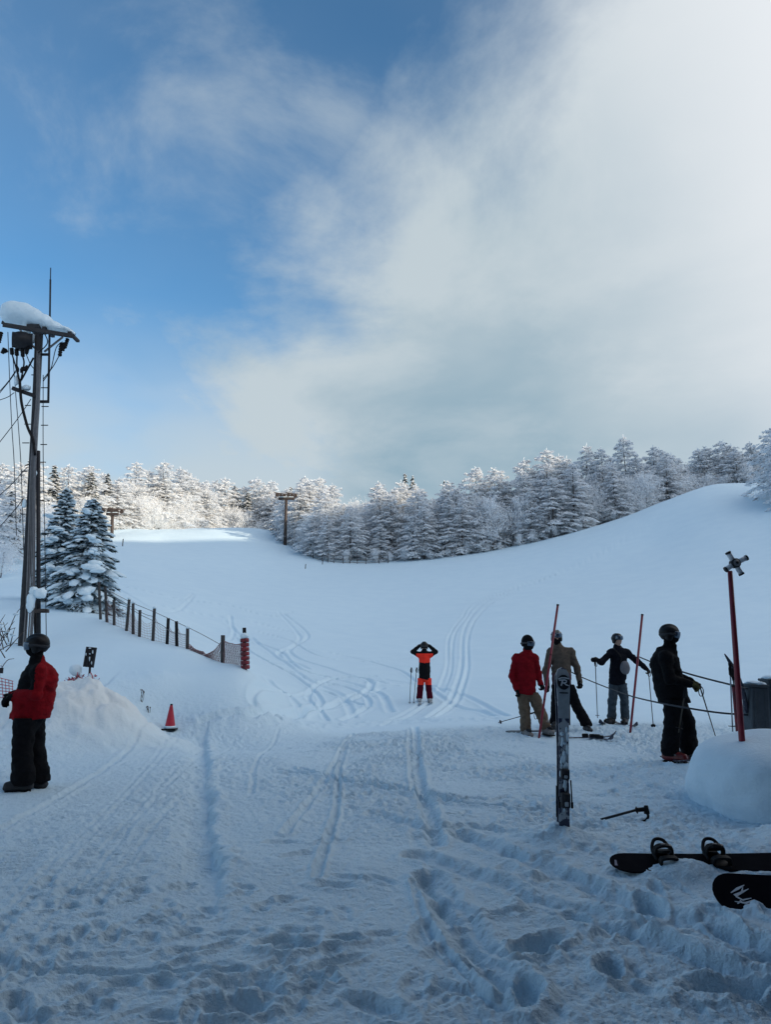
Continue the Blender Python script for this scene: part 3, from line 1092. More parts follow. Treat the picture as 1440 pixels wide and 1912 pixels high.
row(CREST, 1.9, 1.5, 'right', [('larch', 4), ('birch', 6)], (0.72, 0.98), 0.8)
row(CREST, 2.0, 5.0, 'right', [('larch', 6), ('birch', 3)], (0.92, 1.08), 0.8, rn='rearmost')
row(LEFT[2:], 2.7, 1.0, 'left', [('larch', 6), ('birch', 4)], (0.40, 0.66))
row(LEFT[2:], 2.6, 5.0, 'left', [('larch', 6), ('birch', 4)], (0.66, 0.90), rn='second-row')
row(LEFT[2:], 2.7, 10.0, 'left', [('larch', 6), ('birch', 4)], (0.86, 1.05), rn='rearmost')
row(LEFT[:4], 3.0, 0.5, 'left', [('cedar', 3), ('larch', 4), ('birch', 2)], (0.72, 1.0))
row(LEFT[:4], 3.2, 5.0, 'left', [('cedar', 3), ('larch', 4), ('birch', 2)], (0.88, 1.04), rn='second-row')
row(LEFT[3:], 3.2, -1.2, 'left', [('bush', 1)], (0.12, 0.24), 0.8, 1.2)
row(TOPR, 3.4, 1.0, 'top', [('larch', 5), ('birch', 5)], (0.45, 0.75))
row(TOPR, 3.4, 5.0, 'top', [('larch', 5), ('birch', 4), ('cedar', 1)], (0.68, 0.92), rn='second-row')
row(TOPR, 3.4, 10.0, 'top', [('cedar', 3), ('larch', 4), ('birch', 2)], (0.86, 1.06), rn='rearmost')
for px, py in ((758, 884), (771, 889), (833, 896)):
    x = P(px, py, 121)[0]
    z = gz(x, 121)
    t = plant('cedar', x, 121, top_z(px, py, 121) - z, *LBL[('cedar', 'mid')])
    t.scale[0] *= .6
    t.scale[1] *= .6
    WOOD.append((t, 'cedar', 'mid', 'spired', px))
WHERE = {'mid': [(600, 'just right of the T-shaped lift tower'), (660, 'between lift tower and lowest dip'), (720, 'at the lowest dip of the woods'), (775, 'just left of the distant skier'),
                 (830, 'above the distant skier'), (900, 'where the slope starts rising'), (2000, 'left of the red-jacketed group')],
         'right': [(930, 'where the slope starts rising'), (990, 'above the red-jacketed person'), (1040, 'above the leaning red pole'), (1090, 'above the planted skis'), (1140, 'above the person in jeans'),
                   (1200, 'above the second red pole'), (1250, 'above the person in black'), (1310, 'low on the right-hand crest'), (1370, 'on the crest above the cross post'), (2000, 'at the far end of the crest')],
         'left': [(20, 'at the far left edge'), (80, 'behind the utility pole'), (140, 'behind the slimmer spruce'), (190, 'above the broad spruce'), (240, 'right of the broad spruce'), (300, 'above the sunlit bank'), (350, 'left of the run top'), (2000, 'beside the run top')],
         'top': [(440, 'closing the run on its left'), (490, 'closing the run in the middle'), (2000, 'closing the run by the lift tower')]}
LOOK = {('larch', 'mid'): 'white frosted larch', ('larch', 'right'): 'blue-shaded frosted larch', ('larch', 'left'): 'sunlit frosted larch', ('larch', 'top'): 'sunlit frosted larch',
        ('birch', 'mid'): 'feathery rimed bare tree', ('birch', 'right'): 'feathery shaded bare tree', ('birch', 'left'): 'sunlit feathery bare tree', ('birch', 'top'): 'sunlit feathery bare tree',
        ('cedar', 'mid'): 'dark evergreen', ('cedar', 'right'): 'dark evergreen', ('cedar', 'left'): 'snow-clotted dark evergreen', ('cedar', 'top'): 'dark pointed evergreen',
        ('bush', 'mid'): 'low frosted bush', ('bush', 'right'): 'low frosted bush', ('bush', 'left'): 'small sunlit bush', ('bush', 'top'): 'small bush'}
_keys = {}
for t, kind, zone, rn, px in WOOD:
    wh = next(w for lim, w in WHERE[zone] if px < lim)
    _keys.setdefault((LOOK[(kind, zone)], rn if kind != 'bush' else '', wh), []).append((px, t))
for (lk, rn, wh), lst in _keys.items():
    lst.sort(key=lambda a: a[0])
    n = len(lst)
    names = {1: [''], 2: ['left of two '], 3: ['leftmost of three ', 'middle of three ', 'rightmost of three ']}.get(n)
    if n == 2:
        names = ['left one of two, ', 'right one of two, ']
    elif n == 3:
        names = ['left one of three, ', 'middle one of three, ', 'right one of three, ']
    elif n > 3:
        names = ['%s from left, ' % o for o in ('first', 'second', 'third', 'fourth', 'fifth', 'sixth', 'seventh', 'eighth', 'ninth', 'tenth', 'eleventh', 'twelfth')]
    for (px, t), nm in zip(lst, names):
        t['label'] = (nm + (rn + ' ' if rn else '') + lk + ' ' + wh).strip()
# the nearer dark tree at the right edge of the frame
x, y = P(1452, 930, 84)[:2]
t = plant('larch', x, y, top_z(1445, 795, y) - gz(x, y), 'nearer blue-shaded frosted tree cut by the right edge of the picture', None)
x, y = P(1475, 930, 80)[:2]
t = plant('larch', x, y, top_z(1480, 780, y) - gz(x, y), 'tallest shaded tree beyond the right-hand edge of the open slope', None)


# ------------------------------------------------------------------ the two snow-laden spruces behind the fence
def spruce(label, px, ybase, D, ytop, wide, seed, nb=120):
    r = np.random.RandomState(seed)
    x, y, _ = P(px, ybase, D)
    z = gz(x, y)
    h = top_z(px, ytop, D) - z
    t = thing('spruce_tree', label, 'tree', (x, y, z - 0.15))
    q = QB()
    sn = MB()
    az = 0
    for k in range(nb):
        tt = 0.03 + 0.95 * (k / (nb - 1)) ** 0.95
        az += 2.399 + r.normal() * 0.25
        L = h * wide * ((1 - tt) ** 0.74 * 1.0 + 0.03) * r.uniform(0.78, 1.12)
        d = np.array([math.cos(az), math.sin(az), 0])
        sd = np.array([-d[1], d[0], 0])
        drop = 0.42 * (1 - tt) + 0.08
        n = int(70 * (L / (h * wide)) + 16)
        s = r.uniform(0.1, 1, n) ** 0.8
        lat = r.normal(size=n) * L * 0.17 * (1.15 - s * 0.75)
        c = d * (L * s)[:, None] + sd * lat[:, None]
        c[:, 2] = tt * h + L * (0.10 * s - drop * s ** 1.8) - np.abs(lat) * 0.35
        out = unit(d[None] * 0.9 + sd[None] * (np.sign(lat) * r.uniform(0.1, 0.9, n))[:, None] + np.array([0, 0, -0.45]) + r.normal(size=(n, 3)) * 0.18)
        side = unit(np.cross(out, unit(np.array([0, 0, 1.0]) + r.normal(size=(n, 3)) * 0.5)))
        q.add(c, out * r.uniform(0.07, 0.15, (n, 1)), side * r.uniform(0.022, 0.042, (n, 1)), 0)
        # powder lying on the upper side of the sprays
        k2 = int(n * 0.9)
        q.add(c[:k2] + np.array([0, 0, 0.035]), out[:k2] * r.uniform(0.07, 0.14, (k2, 1)), side[:k2] * r.uniform(0.03, 0.065, (k2, 1)), 1)
        # pads of snow on the bough
        for a in np.linspace(0.38, 0.95, 3 if tt < 0.75 else 2):
            if r.rand() < 0.55 and L > 0.14:
                a += r.uniform(-0.08, 0.08)
                cc = d * L * a + np.array([0, 0, tt * h + L * (0.10 * a - drop * a ** 1.8) + 0.035])
                sz = (0.05 + 0.13 * L) * r.uniform(0.6, 1.15)
                X = unit(d + np.array([0, 0, 0.10 - drop * 1.8 * a ** 0.8]))
                R = np.stack([X, sd, np.cross(X, sd)], 1)
                sn.blob(cc, (sz * 1.45, sz * 0.95, sz * 0.42), 2, 0.28, 1.7, k * 7 + int(a * 10), R, 0, -0.35)
    for px2, py2, rx, rz in SPR_CLUMPS.get(seed, []):
        p = P(px2, py2, D - h * wide * 0.75) - np.array([x, y, z - 0.15])
        f = (D - h * wide * 0.75) / F
        for m in range(5):
            o = np.array([r.uniform(-0.7, 0.7) * rx * f, r.uniform(-0.25, 0.25), r.uniform(-0.65, 0.5) * rz * f])
            sn.blob(p + o, (rx * f * 0.58, 0.22, rz * f * 0.5), 2, 0.3, 1.5, m + int(px2), None, 0, -0.5)
    link('crown', q.build('crown', [M_NEEDLE, M_SNOW]), t)
    so = sn
    me = bpy.data.meshes.new('snow_clumps')
    me.from_pydata(so.v, [], so.f)
    me.materials.append(M_SNOW)
    me.polygons.foreach_set('use_smooth', [True] * len(so.f))
    link('snow_load', me, t, kind='stuff')
    link('trunk', trunk_mesh('trunk', h * 0.98, 0.11, 0, None, seed), t)
    return t


for px, D, yt, kind, lab in ((-14, 72, 905, 'larch', 'frosted larch cut by the left edge, nearer than the sunlit trees'), (8, 80, 915, 'cedar', 'snow-clotted evergreen at the left edge, left of the utility pole'),
                             (30, 88, 900, 'larch', 'frosted larch just left of the utility pole, nearer than the sunlit trees'), (84, 92, 905, 'birch', 'feathery frosted tree showing between the pole and the slimmer spruce'),
                             (2, 62, 985, 'birch', 'low feathery frosted tree at the left edge above the bare shrub')):
    x = P(px, 1060, D)[0]
    plant(kind, x, D, top_z(px, yt, D) - gz(x, D), lab, None)
SPR_CLUMPS = {71: [(168, 1058, 20, 15), (155, 1108, 18, 17), (172, 1006, 10, 9), (176, 1028, 8, 7), (122, 1120, 14, 9), (132, 1068, 10, 8), (162, 955, 8, 6)],
              72: [(97, 1008, 12, 8), (106, 986, 13, 7), (95, 962, 10, 7), (90, 1030, 12, 8), (98, 1060, 14, 9)]}
spruce('broad dark green spruce heaped with snow clumps behind the rope fence', 158, 1160, 27.5, 924, 0.37, 71, 170)
spruce('slimmer snowy spruce between the utility pole and the broad spruce', 106, 1160, 30.0, 905, 0.30, 72, 140)


# ------------------------------------------------------------------ utility pole
def utility_pole():
    D = 20.0
    b = P(40, 1262, D)
    zb = gz(b[0], b[1])
    t = thing('utility_pole', 'concrete utility pole with cables, a snow-capped crossarm and a lightning rod', 'utility pole', (b[0], b[1], zb))
    q = lambda x, y, o=0.0: P(x, y, D + o)
    m = MB()
    foot = q(40, 1262) - np.array([0, 0, 1.0]); foot[0] -= 0.02
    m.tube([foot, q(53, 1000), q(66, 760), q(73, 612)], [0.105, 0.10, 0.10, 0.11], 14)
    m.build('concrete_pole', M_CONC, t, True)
    m = MB()
    for k, (o, c) in enumerate(((0, 0), (4, 1), (8, 0), (11, 1), (-4, 0))):
        m.tube(spline([q(44 + o, 1240, -.2), q(52 + o, 1130, -.2), q(56 + o * .8, 1000, -.2), q(60 + o * .6, 860, -.2), q(69 + o * .4, 745, -.17), q(70 + o * .35, 655, -.15)], 6), 0.013 + 0.006 * (k % 3), 6)
    m.build('conduit', M_CABLE, t, True)
    m = MB()
    m.tube([q(71.5, 1200, -.1), q(70.5, 842, -.1)], 0.055, 10)
    m.tube([q(66, 1200, 0.0), q(64, 1120, 0.0)], 0.04, 8)
    m.build('riser_pipe', M_DARK, t, True)
    m = MB()
    m.box(q(68, 1141, -.15), (0.62, 0.1, 0.09))
    m.box(q(80, 1139, -.15), (0.16, 0.22, 0.06))
    m.build('bracket', M_RUST, t)
    m = MB()
    m.blob(q(75, 1108, -.2), (0.16, 0.14, 0.15), 3, .2, 1.5, 1)
    m.blob(q(62, 1103, -.2), (0.11, 0.1, 0.12), 3, .2, 1.5, 2)
    m.blob(q(57, 1125, -.22), (0.11, 0.1, 0.26), 3, .2, 1.5, 3)
    m.blob(q(66, 884, -.14), (0.05, 0.05, 0.09), 2, .2, 1.5, 4)
    m.blob(q(45, 940, -.14), (0.06, 0.05, 0.13), 2, .2, 1.5, 5)
    m.build('snow_lump', M_SNOW, t, True, kind='stuff')
    # step bolts
    for x0, x1, y in ((46, 57, 757), (77, 90, 759), (45, 57, 792), (76, 89, 794), (41, 54, 827), (75, 87, 830), (73, 85, 863), (40, 50, 880), (73, 82, 934), (38, 46, 960),
                      (37, 44, 1025), (76, 88, 724), (58, 62, 700)):
        m = MB()
        m.tube([q(x0, y), q(x1, y)], 0.014, 6)
        m.build('step_bolt', M_DARK, t)
    # head: crossarms, platform beam
    m = MB()
    for o, dz in ((-.28, 0.0), (.28, 0.06)):
        a, c = q(4, 606, o * 4), q(138, 628, o)
        d = unit(c - a)
        R = np.stack([d, unit(np.cross([0, 0, 1.0], d)), np.cross(d, unit(np.cross([0, 0, 1.0], d)))], 1)
        m.box((a + c) / 2 + np.array([0, 0, dz]), (np.linalg.norm(c - a), 0.09, 0.10), R)
    m.box(q(137, 629, 0), (0.09, 0.62, 0.07))
    m.box(q(90, 620, 0), (0.09, 0.62, 0.07))
    m.box(q(68, 615, 0), (0.35, 0.5, 0.10))
    m.build('crossarm', M_CONC, t)
    m = MB()
    m.tube([q(82, 657), q(117, 629)], 0.03, 6)
    m.tube([q(64, 650), q(34, 612)], 0.03, 6)
    m.build('brace', M_STEEL, t)
    m = MB()
    m.tube([q(22, 634, -.3), q(60, 638, -.1)], 0.22, 12)
    m.tube([q(40, 624, -.2), q(40, 652, -.2)], [0.2, 0.17], 12)
    m.build('switch_box', M_DARK, t, True)
    for (x, y), (x2, y2) in (((8, 650), (3, 660)), ((21, 650), (22, 662)), ((30, 652), (31, 664)), ((41, 652), (42, 666)), ((52, 648), (48, 661)), ((13, 654), (6, 657)), ((2, 620), (-3, 640)), ((126, 632), (120, 650)), ((114, 640), (111, 665)), ((120, 640), (116, 655))):
        m = MB()
        a, c = q(x, y, -.2), q(x2, y2, -.2)
        n = 5
        pts = [a + (c - a) * k / (2 * n) for k in range(2 * n + 1)]
        m.tube(pts, [0.062 if k % 2 else 0.04 for k in range(2 * n + 1)], 8)
        m.build('insulator', M_BLACK, t, True)
    for pts, r in (([(31, 664), (31, 685), (36, 712)], .022), ([(42, 666), (44, 680), (38, 712)], .022), ([(22, 662), (30, 690), (35, 712)], .02), ([(62, 668), (50, 690), (39, 710)], .025),
                   ([(48, 661), (56, 680), (64, 690)], .012), ([(36, 708), (37, 725), (40, 755), (50, 795), (60, 820), (65, 850)], .038),
                   ([(111, 662), (98, 685), (80, 708)], .012), ([(116, 638), (104, 650), (94, 690), (80, 712)], .012), ([(70, 660), (88, 640), (80, 618)], .015)):
        m = MB()
        m.tube(spline([q(x, y, -.22) for x, y in pts], 6), r, 7)
        m.build('lead_cable', M_BLACK, t, True)
    for x, y0, y1 in ((31, 683, 694), (41, 685, 696), (50, 682, 693)):
        m = MB()
        m.tube([q(x, y0, -.22), q(x + (35 - x) * .2, (y0 + y1) / 2, -.22), q(x + (36 - x) * .4, y1, -.22)], [.02, .05, .03], 8)
        m.build('cable_joint', M_BLACK, t, True)
    m = MB()
    m.tube([q(89.5, 752), q(92.5, 590)], 0.032, 8)
    m.tube([q(92.5, 592), q(93.5, 522)], 0.026, 8)
    m.tube([q(93.5, 524), q(94, 500)], 0.014, 6)
    m.build('lightning_rod', M_DARK, t, True)
    m = MB()
    m.box(q(84, 662), (0.22, 0.06, 0.06))
    m.box(q(82, 750), (0.24, 0.06, 0.07))
    m.build('rod_bracket', M_DARK, t)
    m = MB()
    a, c = q(23, 725, -.1), q(66, 740, -.1)
    d = unit(c - a)
    R = np.stack([d, unit(np.cross([0, 0, 1.0], d)), np.cross(d, unit(np.cross([0, 0, 1.0], d)))], 1)
    m.box((a + c) / 2, (np.linalg.norm(c - a), 0.10, 0.10), R)
    m.build('lower_arm', M_DARK, t)
    m = MB()
    m.blob(q(30, 711, -.1), (0.07, .07, .15), 2, .2, 1.4, 21)
    m.blob(q(48, 724, -.1), (0.13, .08, .08), 2, .2, 1.4, 22)
    m.build('arm_snow', M_SNOW, t, True)
    for pts in ([(14, 620), (17, 700), (21, 790), (26, 870), (30, 1000)], [(23, 660), (29, 740), (34, 800), (39, 880), (44, 1040)], [(29, 694), (14, 715), (-30, 768)], [(30, 690), (10, 718), (-30, 760)],
                [(57, 745), (30, 785), (-30, 862)], [(26, 733), (10, 743), (-30, 755)], [(50, 872), (20, 905), (-30, 950)], [(44, 930), (20, 960), (-30, 1015)], [(80, 700), (80, 850), (83, 1000), (86, 1200)]):
        m = MB()
        m.tube(spline([q(x, y, .1) for x, y in pts], 4), 0.011, 5)
        m.build('wire', M_ROPE, t)
    return t


POLE = utility_pole()


# ------------------------------------------------------------------ rope fence along the bank
def rope_fence():
    posts = [((189, 1156), (184, 1087)), ((201, 1160), (196, 1096)), ((214, 1168), (212, 1120)), ((235, 1177), (241, 1119)), ((249, 1189), (248, 1126)), ((260, 1198), (261, 1139)),
             ((285, 1197), (288, 1136)), ((311, 1210), (314, 1154)), ((331, 1213), (329, 1160)), ((350, 1211), (350, 1173)), ((416, 1239), (416, 1186)), ((458, 1251), (456, 1172))]
    Ds = [24, 23.6, 23.2, 22.5, 22.1, 21.8, 21.3, 20.8, 20.4, 20, 18.8, 18]
    B, T = [], []
    for ((bx, by), (tx, ty)), D in zip(posts, Ds):
        B.append(P(bx, by, D))
        T.append(P(tx, ty, D))
    t = thing('rope_fence', 'row of leaning dark wooden posts joined by rope and drooping net along the snow bank', 'fence', (B[5][0], B[5][1], gz(B[5][0], B[5][1])))
    for k, (b, c) in enumerate(zip(B, T)):
        m = MB()
        foot = np.array([b[0], b[1], min(b[2], gz(b[0], b[1])) - 0.25])
        last = k == len(B) - 1
        m.tube([foot, (foot + c) / 2, c], (0.048, 0.045, 0.043) if k != 10 else (0.052,) * 3, 8)
        o = m.build('post', M_BLACK if last or k in (7, 8) else M_WOOD, t)
        if last:
            o['label'] = 'black-topped post wrapped in red padding'
            m = MB()
            ax = c - b
            for s in range(7):
                m.tube([b + ax * (0.02 + .105 * s), b + ax * (0.06 + .105 * s), b + ax * (0.115 + .105 * s)], (0.098, 0.108, 0.10), 10)
            m.build('red_padding', M_REDP, o, True)
            m = MB()
            m.blob(b + ax * 0.80 + np.array([0, -.03, 0]), (.1, .1, .07), 2, .2, 1.5, 4)
            m.build('snow_collar', M_SNOW, o, True)
        elif k in (6, 9, 3, 4):
            m = MB()
            m.blob(c + np.array([0, 0, .02]), (.06, .06, .045), 2, .2, 1.5, k)
            m.build('snow_tuft', M_SNOW, o, True)
    ropes = [[T[1] - [0, 0, .05], T[3] - [0, 0, .06], T[6] - [0, 0, .1], T[8] - [0, 0, .02], P(370, 1181, 19.7), P(407, 1201, 19), T[10] - [0, 0, .25]],
             [T[1] - [0, 0, .4], P(241, 1136, 22.5), P(262, 1148, 21.8), P(300, 1166, 21), P(320, 1180, 20.6), P(346, 1185, 20.1)],
             [T[1] - [0, 0, .12], T[5] - [0, 0, .05], P(288, 1152, 21.3)]]
    for pts in ropes:
        m = MB()
        m.tube(spline(pts, 6), 0.008, 6)
        m.build('rope', M_CABLE, t, True)
    # the sagging net between the last three posts
    m = MB()
    for (a0, a1, D0), (b0, b1, D1), sag in (((353, 1203, 19.9), (415, 1196, 18.85), .30), ((418, 1197, 18.75), (456, 1199, 18.05), .07)):
        A, Bq = P(a0, a1, D0), P(b0, b1, D1)
        nx, nz = (26, 9) if sag > .2 else (18, 9)

        def pt(i, j):
            s = i / nx
            top = A + (Bq - A) * s
            top = top - np.array([0, 0, sag * 4 * s * (1 - s) * (0.75 if s < .5 else 1)])
            g = gz(top[0], top[1]) - 0.02
            z = top[2] + (g - top[2]) * j / nz
            return np.array([top[0] + .015 * math.sin(i * 3 + j), top[1] + .03 * math.sin(j * 2.1 + i), z])
        grid = [[pt(i, j) for j in range(nz + 1)] for i in range(nx + 1)]
        for j in range(nz + 1):
            m.tube([grid[i][j] for i in range(nx + 1)], 0.012 if j == 0 else 0.0055, 3, caps=False)
        for i in range(-nz, nx + 1):
            for sg in (1, -1):
                pts = [grid[ii][j] for j in range(nz + 1) for ii in [i + j if sg > 0 else i + nz - j] if 0 <= ii <= nx]
                if len(pts) > 1:
                    m.tube(pts, 0.005, 3, caps=False)
    for k in range(1, 9):
        A, Bq = B[k] + (T[k] - B[k]) * .78, B[k + 1] + (T[k + 1] - B[k + 1]) * .74
        ga, gb = gz(*B[k][:2]), gz(*B[k + 1][:2])
        nx, nz = 9, 6
        grid = []
        for i in range(nx + 1):
            s = i / nx
            top = A + (Bq - A) * s - np.array([0, -.05, .16 * 4 * s * (1 - s) + .04 * math.sin(k * 5.3)])
            low_ = ga + (gb - ga) * s + .02
            grid.append([np.array([top[0], top[1], top[2] + (low_ - top[2]) * j / nz]) for j in range(nz + 1)])
        for j in range(nz + 1):
            m.tube([grid[i][j] for i in range(nx + 1)], .004, 3, caps=False)
        for i in range(nx + 1):
            m.tube(grid[i], .0035, 3, caps=False)
    m.build('net', M_NETR, t, kind='stuff')


rope_fence()


# ------------------------------------------------------------------ sign, capped post and crumpled net on the snow heap
def heap_things():
    D = 14.3
    b = P(166, 1275, D)
    z0 = gz(b[0], b[1]) - .3
    t = thing('sign', 'small dark slatted board on a short pole above the snow heap', 'sign', (b[0], b[1], z0))
    m = MB()
    m.tube([np.array([b[0], b[1], z0]), P(165.5, 1275, D), P(168, 1238, D)], 0.022, 8)
    m.build('pole', M_DARK, t, True)
    c = P(167.5, 1227, D)
    ang = 0.10
    R = np.array([[math.cos(ang), 0, math.sin(ang)], [0, 1, 0], [-math.sin(ang), 0, math.cos(ang)]])
    m = MB()
    m.box(c, (0.20, 0.02, 0.37), R)
    m.build('board', M_DARK, t)
    for k in range(4):
        m = MB()
        m.box(c + R @ np.array([-.075 + .05 * k, -.02, 0]), (0.036, 0.02, 0.36), R)
        m.build('slat', M_DARK, t)
    m = MB()
    for k, (x, z, a_, b_) in enumerate(((-.02, .165, .03, .012), (.05, .10, .012, .04), (-.07, .05, .014, .03), (.01, -.03, .010, .05), (.06, -.10, .012, .03), (0.0, .06, .02, .012))):
        m.blob(c + R @ np.array([x, -.035, z]), (a_, .012, b_), 1, .45, 1.8, k)
    m.blob(P(171, 1262, D) + [0, -.03, 0], (.06, .07, .06), 2, .2, 1.5, 9)
    m.build('snow_patch', M_SNOW, t, True, kind='stuff')
    b = P(147, 1278, D)
    t = thing('post', 'short red-banded post wearing a ball of snow on the heap', 'post', (b[0], b[1], gz(b[0], b[1]) - .2))
    m = MB()
    m.tube([np.array([b[0], b[1], gz(b[0], b[1]) - .2]), P(144, 1258, D)], 0.04, 8)
    m.build('shaft', M_NETR, t, True)
    m = MB()
    m.blob(P(140.5, 1251, D), (.115, .11, .11), 3, .08, 1.2, 3)
    m.build('snow_ball', M_SNOW, t, True)
    c = P(150, 1274, D)
    t = thing('safety_net', 'crumpled red and white safety net lying across the top of the snow heap', 'net', (c[0], c[1], gz(c[0], c[1])))
    m = MB()
    r = np.random.RandomState(3)
    for k in range(70):
        u = r.rand()
        x = 122 + 56 * u
        y = 1277 - 16 * math.exp(-((x - 148) / 11) ** 2) * r.rand() - 20 * math.exp(-((x - 170) / 8) ** 2) * r.rand() - 6 * r.rand()
        p = P(x, y, D - .1 + .2 * r.rand())
        d = unit(np.array([r.normal(), r.normal() * .4, r.normal() * .9])) * r.uniform(.03, .09)
        m.tube([p - d, p + d * .2 + r.normal(size=3) * .012, p + d], 0.009, 4, k % 3 == 0)
    m.build('mesh', [mat('net_red', (0.50, 0.10, 0.13), 0.7, .3, 20), M_SNOW], t, kind='stuff')
    c = P(6, 1280, 13.6)
    t = thing('safety_net', 'red safety net strung at the left edge behind the skier in red', 'net', (c[0], c[1], gz(c[0], c[1])))
    m = MB()
    for j in range(7):
        m.tube([P(-30, 1262 + 6 * j, 13.6), P(0, 1266 + 6 * j, 13.6), P(24, 1272 + 5 * j, 13.6)], .006, 4)
    for i in range(9):
        m.tube([P(-30 + 6.5 * i, 1262 + max(0, i - 3) * 1.8, 13.6), P(-26 + 6.2 * i, 1306, 13.6)], .006, 4)
    m.build('mesh', mat('net_red', (0.50, 0.10, 0.13)), t, kind='stuff')
    c = P(1, 1252, 14)
    t = thing('sign', 'little dark sign at the left edge above the red net', 'sign', (c[0], c[1], gz(c[0], c[1]) - .2))
    m = MB()
    m.box(P(-2, 1252, 14), (.14, .02, .1))
    m.build('board', M_DARK, t)
    m = MB()
    m.tube([P(-2, 1256, 14.03), np.array([P(-2, 1256, 14.03)[0], 14.03, gz(c[0], c[1]) - .2])], .015, 6)
    m.build('pole', M_DARK, t)
    # traffic cone
    Dc = gD(317, 1362)
    b = P(317, 1362, Dc)
    z = gz(b[0], b[1])
    t = thing('traffic_cone', 'red traffic cone standing in snow at the foot of the bank', 'traffic cone', (b[0], b[1], z))
    f = Dc / F
    m = MB()
    m.tube([[b[0], b[1], z + .02], [b[0], b[1], z + .06], [b[0] + .004, b[1], z + 40 * f], [b[0] + .006, b[1], z + 43 * f]], (10 * f, 9.2 * f, 3 * f, 2.2 * f), 20)
    m.build('cone', M_CONE, t, True)
    m = MB()
    m.box([b[0], b[1], z + .012], (26 * f, 26 * f, .03), bev=.008)
    m.build('base', M_BLACK, t)
    m = MB()
    m.tube([[b[0], b[1], z + .03], [b[0], b[1], z + .075]], (11 * f, 10 * f), 14)
    m.build('snow_ring', M_SNOW, t, True)
    m = MB()
    m.tube([[b[0] + .006, b[1], z + 42.5 * f], [b[0] + .006, b[1], z + 45 * f]], (2.4 * f, 2 * f), 12)
    m.build('cap', M_BLACK, t, True)
    # withered stalks in the bank
    for k, (x, y, h_, lab) in enumerate(((264, 1322, 30, 'taller pair of dry stalks poking out of the bank behind the heap'), (275, 1338, 14, 'short dry stalks near the traffic cone'))):
        g = ground_at(x, y)
        z = gz(*g)
        t = thing('dry_stalks', lab, 'plant', (g[0], g[1], z))
        m = MB()
        for s in range(5):
            a = np.array([g[0] + rnd.uniform(-.04, .04), g[1], z - .05])
            e = a + np.array([rnd.uniform(-.06, .06), rnd.uniform(-.05, .05), h_ * g[1] / F * rnd.uniform(.6, 1)])
            m.tube([a, (a + e) / 2 + [rnd.uniform(-.02, .02), 0, 0], e], .004, 4)
            m.blob(e, (.012, .012, .02), 1, .3, 2, s)
        m.build('stem', M_BARK, t)
    # bare snowy shrub at the left edge
    c = P(4, 1215, 17)
    zz = gz(c[0], c[1])
    t = thing('shrub', 'bare dark shrub with snow on its twigs at the left edge beside the pole', 'shrub', (c[0], c[1], zz - .1))
    m, sn = MB(), MB()
    for k in range(34):
        a = np.array([c[0] + rnd.uniform(-.35, .1), c[1] + rnd.uniform(-.3, .3), zz - .1 + rnd.uniform(0, .9)])
        e = a + np.array([rnd.uniform(-.5, .42), rnd.uniform(-.3, .3), rnd.uniform(.1, .75)])
        mid = (a + e) / 2 + np.array([0, 0, rnd.uniform(0, .15)])
        m.tube(spline([a, mid, e], 3), (.012, .011, .01, .009, .008, .006, .005), 4)
        if rnd.random() < .5:
            sn.blob(mid + [0, 0, .02], (rnd.uniform(.05, .13), .05, .035), 1, .3, 1.6, k)
    m.build('branches', M_BARK, t, kind='stuff')
    sn.build('snow_load', M_SNOW, t, True, kind='stuff')


heap_things()


# ------------------------------------------------------------------ chairlift towers and far fences
def lift_tower(label, px, ybase, ytop, D, arm, second=False):
    b = P(px, ybase, D)
    z = gz(b[0], b[1])
    f = D / F
    t = thing('lift_tower', label, 'lift tower', (b[0], b[1], z - .5))
    top = P(px + 1.5, ytop, D)
    m = MB()
    m.tube([[b[0], b[1], z - .5], top], (3.3 * f, 2.6 * f), 10)
    m.build('mast', M_RUST, t, True)
    m = MB()
    m.box(top, (2 * arm * f, .5, 4.5 * f))
    m.box(top + [0, 0, 3 * f], (10 * f, .4, 3 * f))
    m.build('crossarm', M_RUST, t)
    for s in (-1, 1):
        c = top + np.array([s * arm * .72 * f, 0, 9 * f])
        m = MB()
        m.tube([c + [-9 * f, -1.6, -1.5 * f], c + [8 * f, 1.6, 3 * f]], .10, 6)
        for k in (-.6, 0, .6):
            p = c + np.array([8.5 * f * k, 1.6 * k, 2 * f * k])
            m.tube([p, p + [-2 * f, 0, -9 * f]], .07, 5)
            m.tube([p + [0, -.08, -.25], p + [0, .08, -.25]], .28, 10)
        m.build('sheave_frame', M_RUST, t)
    m = MB()
    m.box(top + [0, 0, 2.7 * f], (2 * arm * f * .9, .5, .12), bev=.04)
    m.build('snow_cap', M_SNOW, t)


lift_tower('brown T-shaped lift tower standing against the trees at the top of the run', 533, 975, 931, 116, 15)
lift_tower('brown T-shaped lift tower half hidden by the broad spruce', 208, 1012, 960, 108, 11)
b = P(190, 1006, 108)
z = gz(b[0], b[1])
t = thing('lift_post', 'plain brown post beside the half-hidden lift tower', 'post', (b[0], b[1], z - .4))
m = MB()
m.tube([[b[0], b[1], z - .4], P(190, 962, 108)], .2, 8)
m.build('mast', M_RUST, t, True)


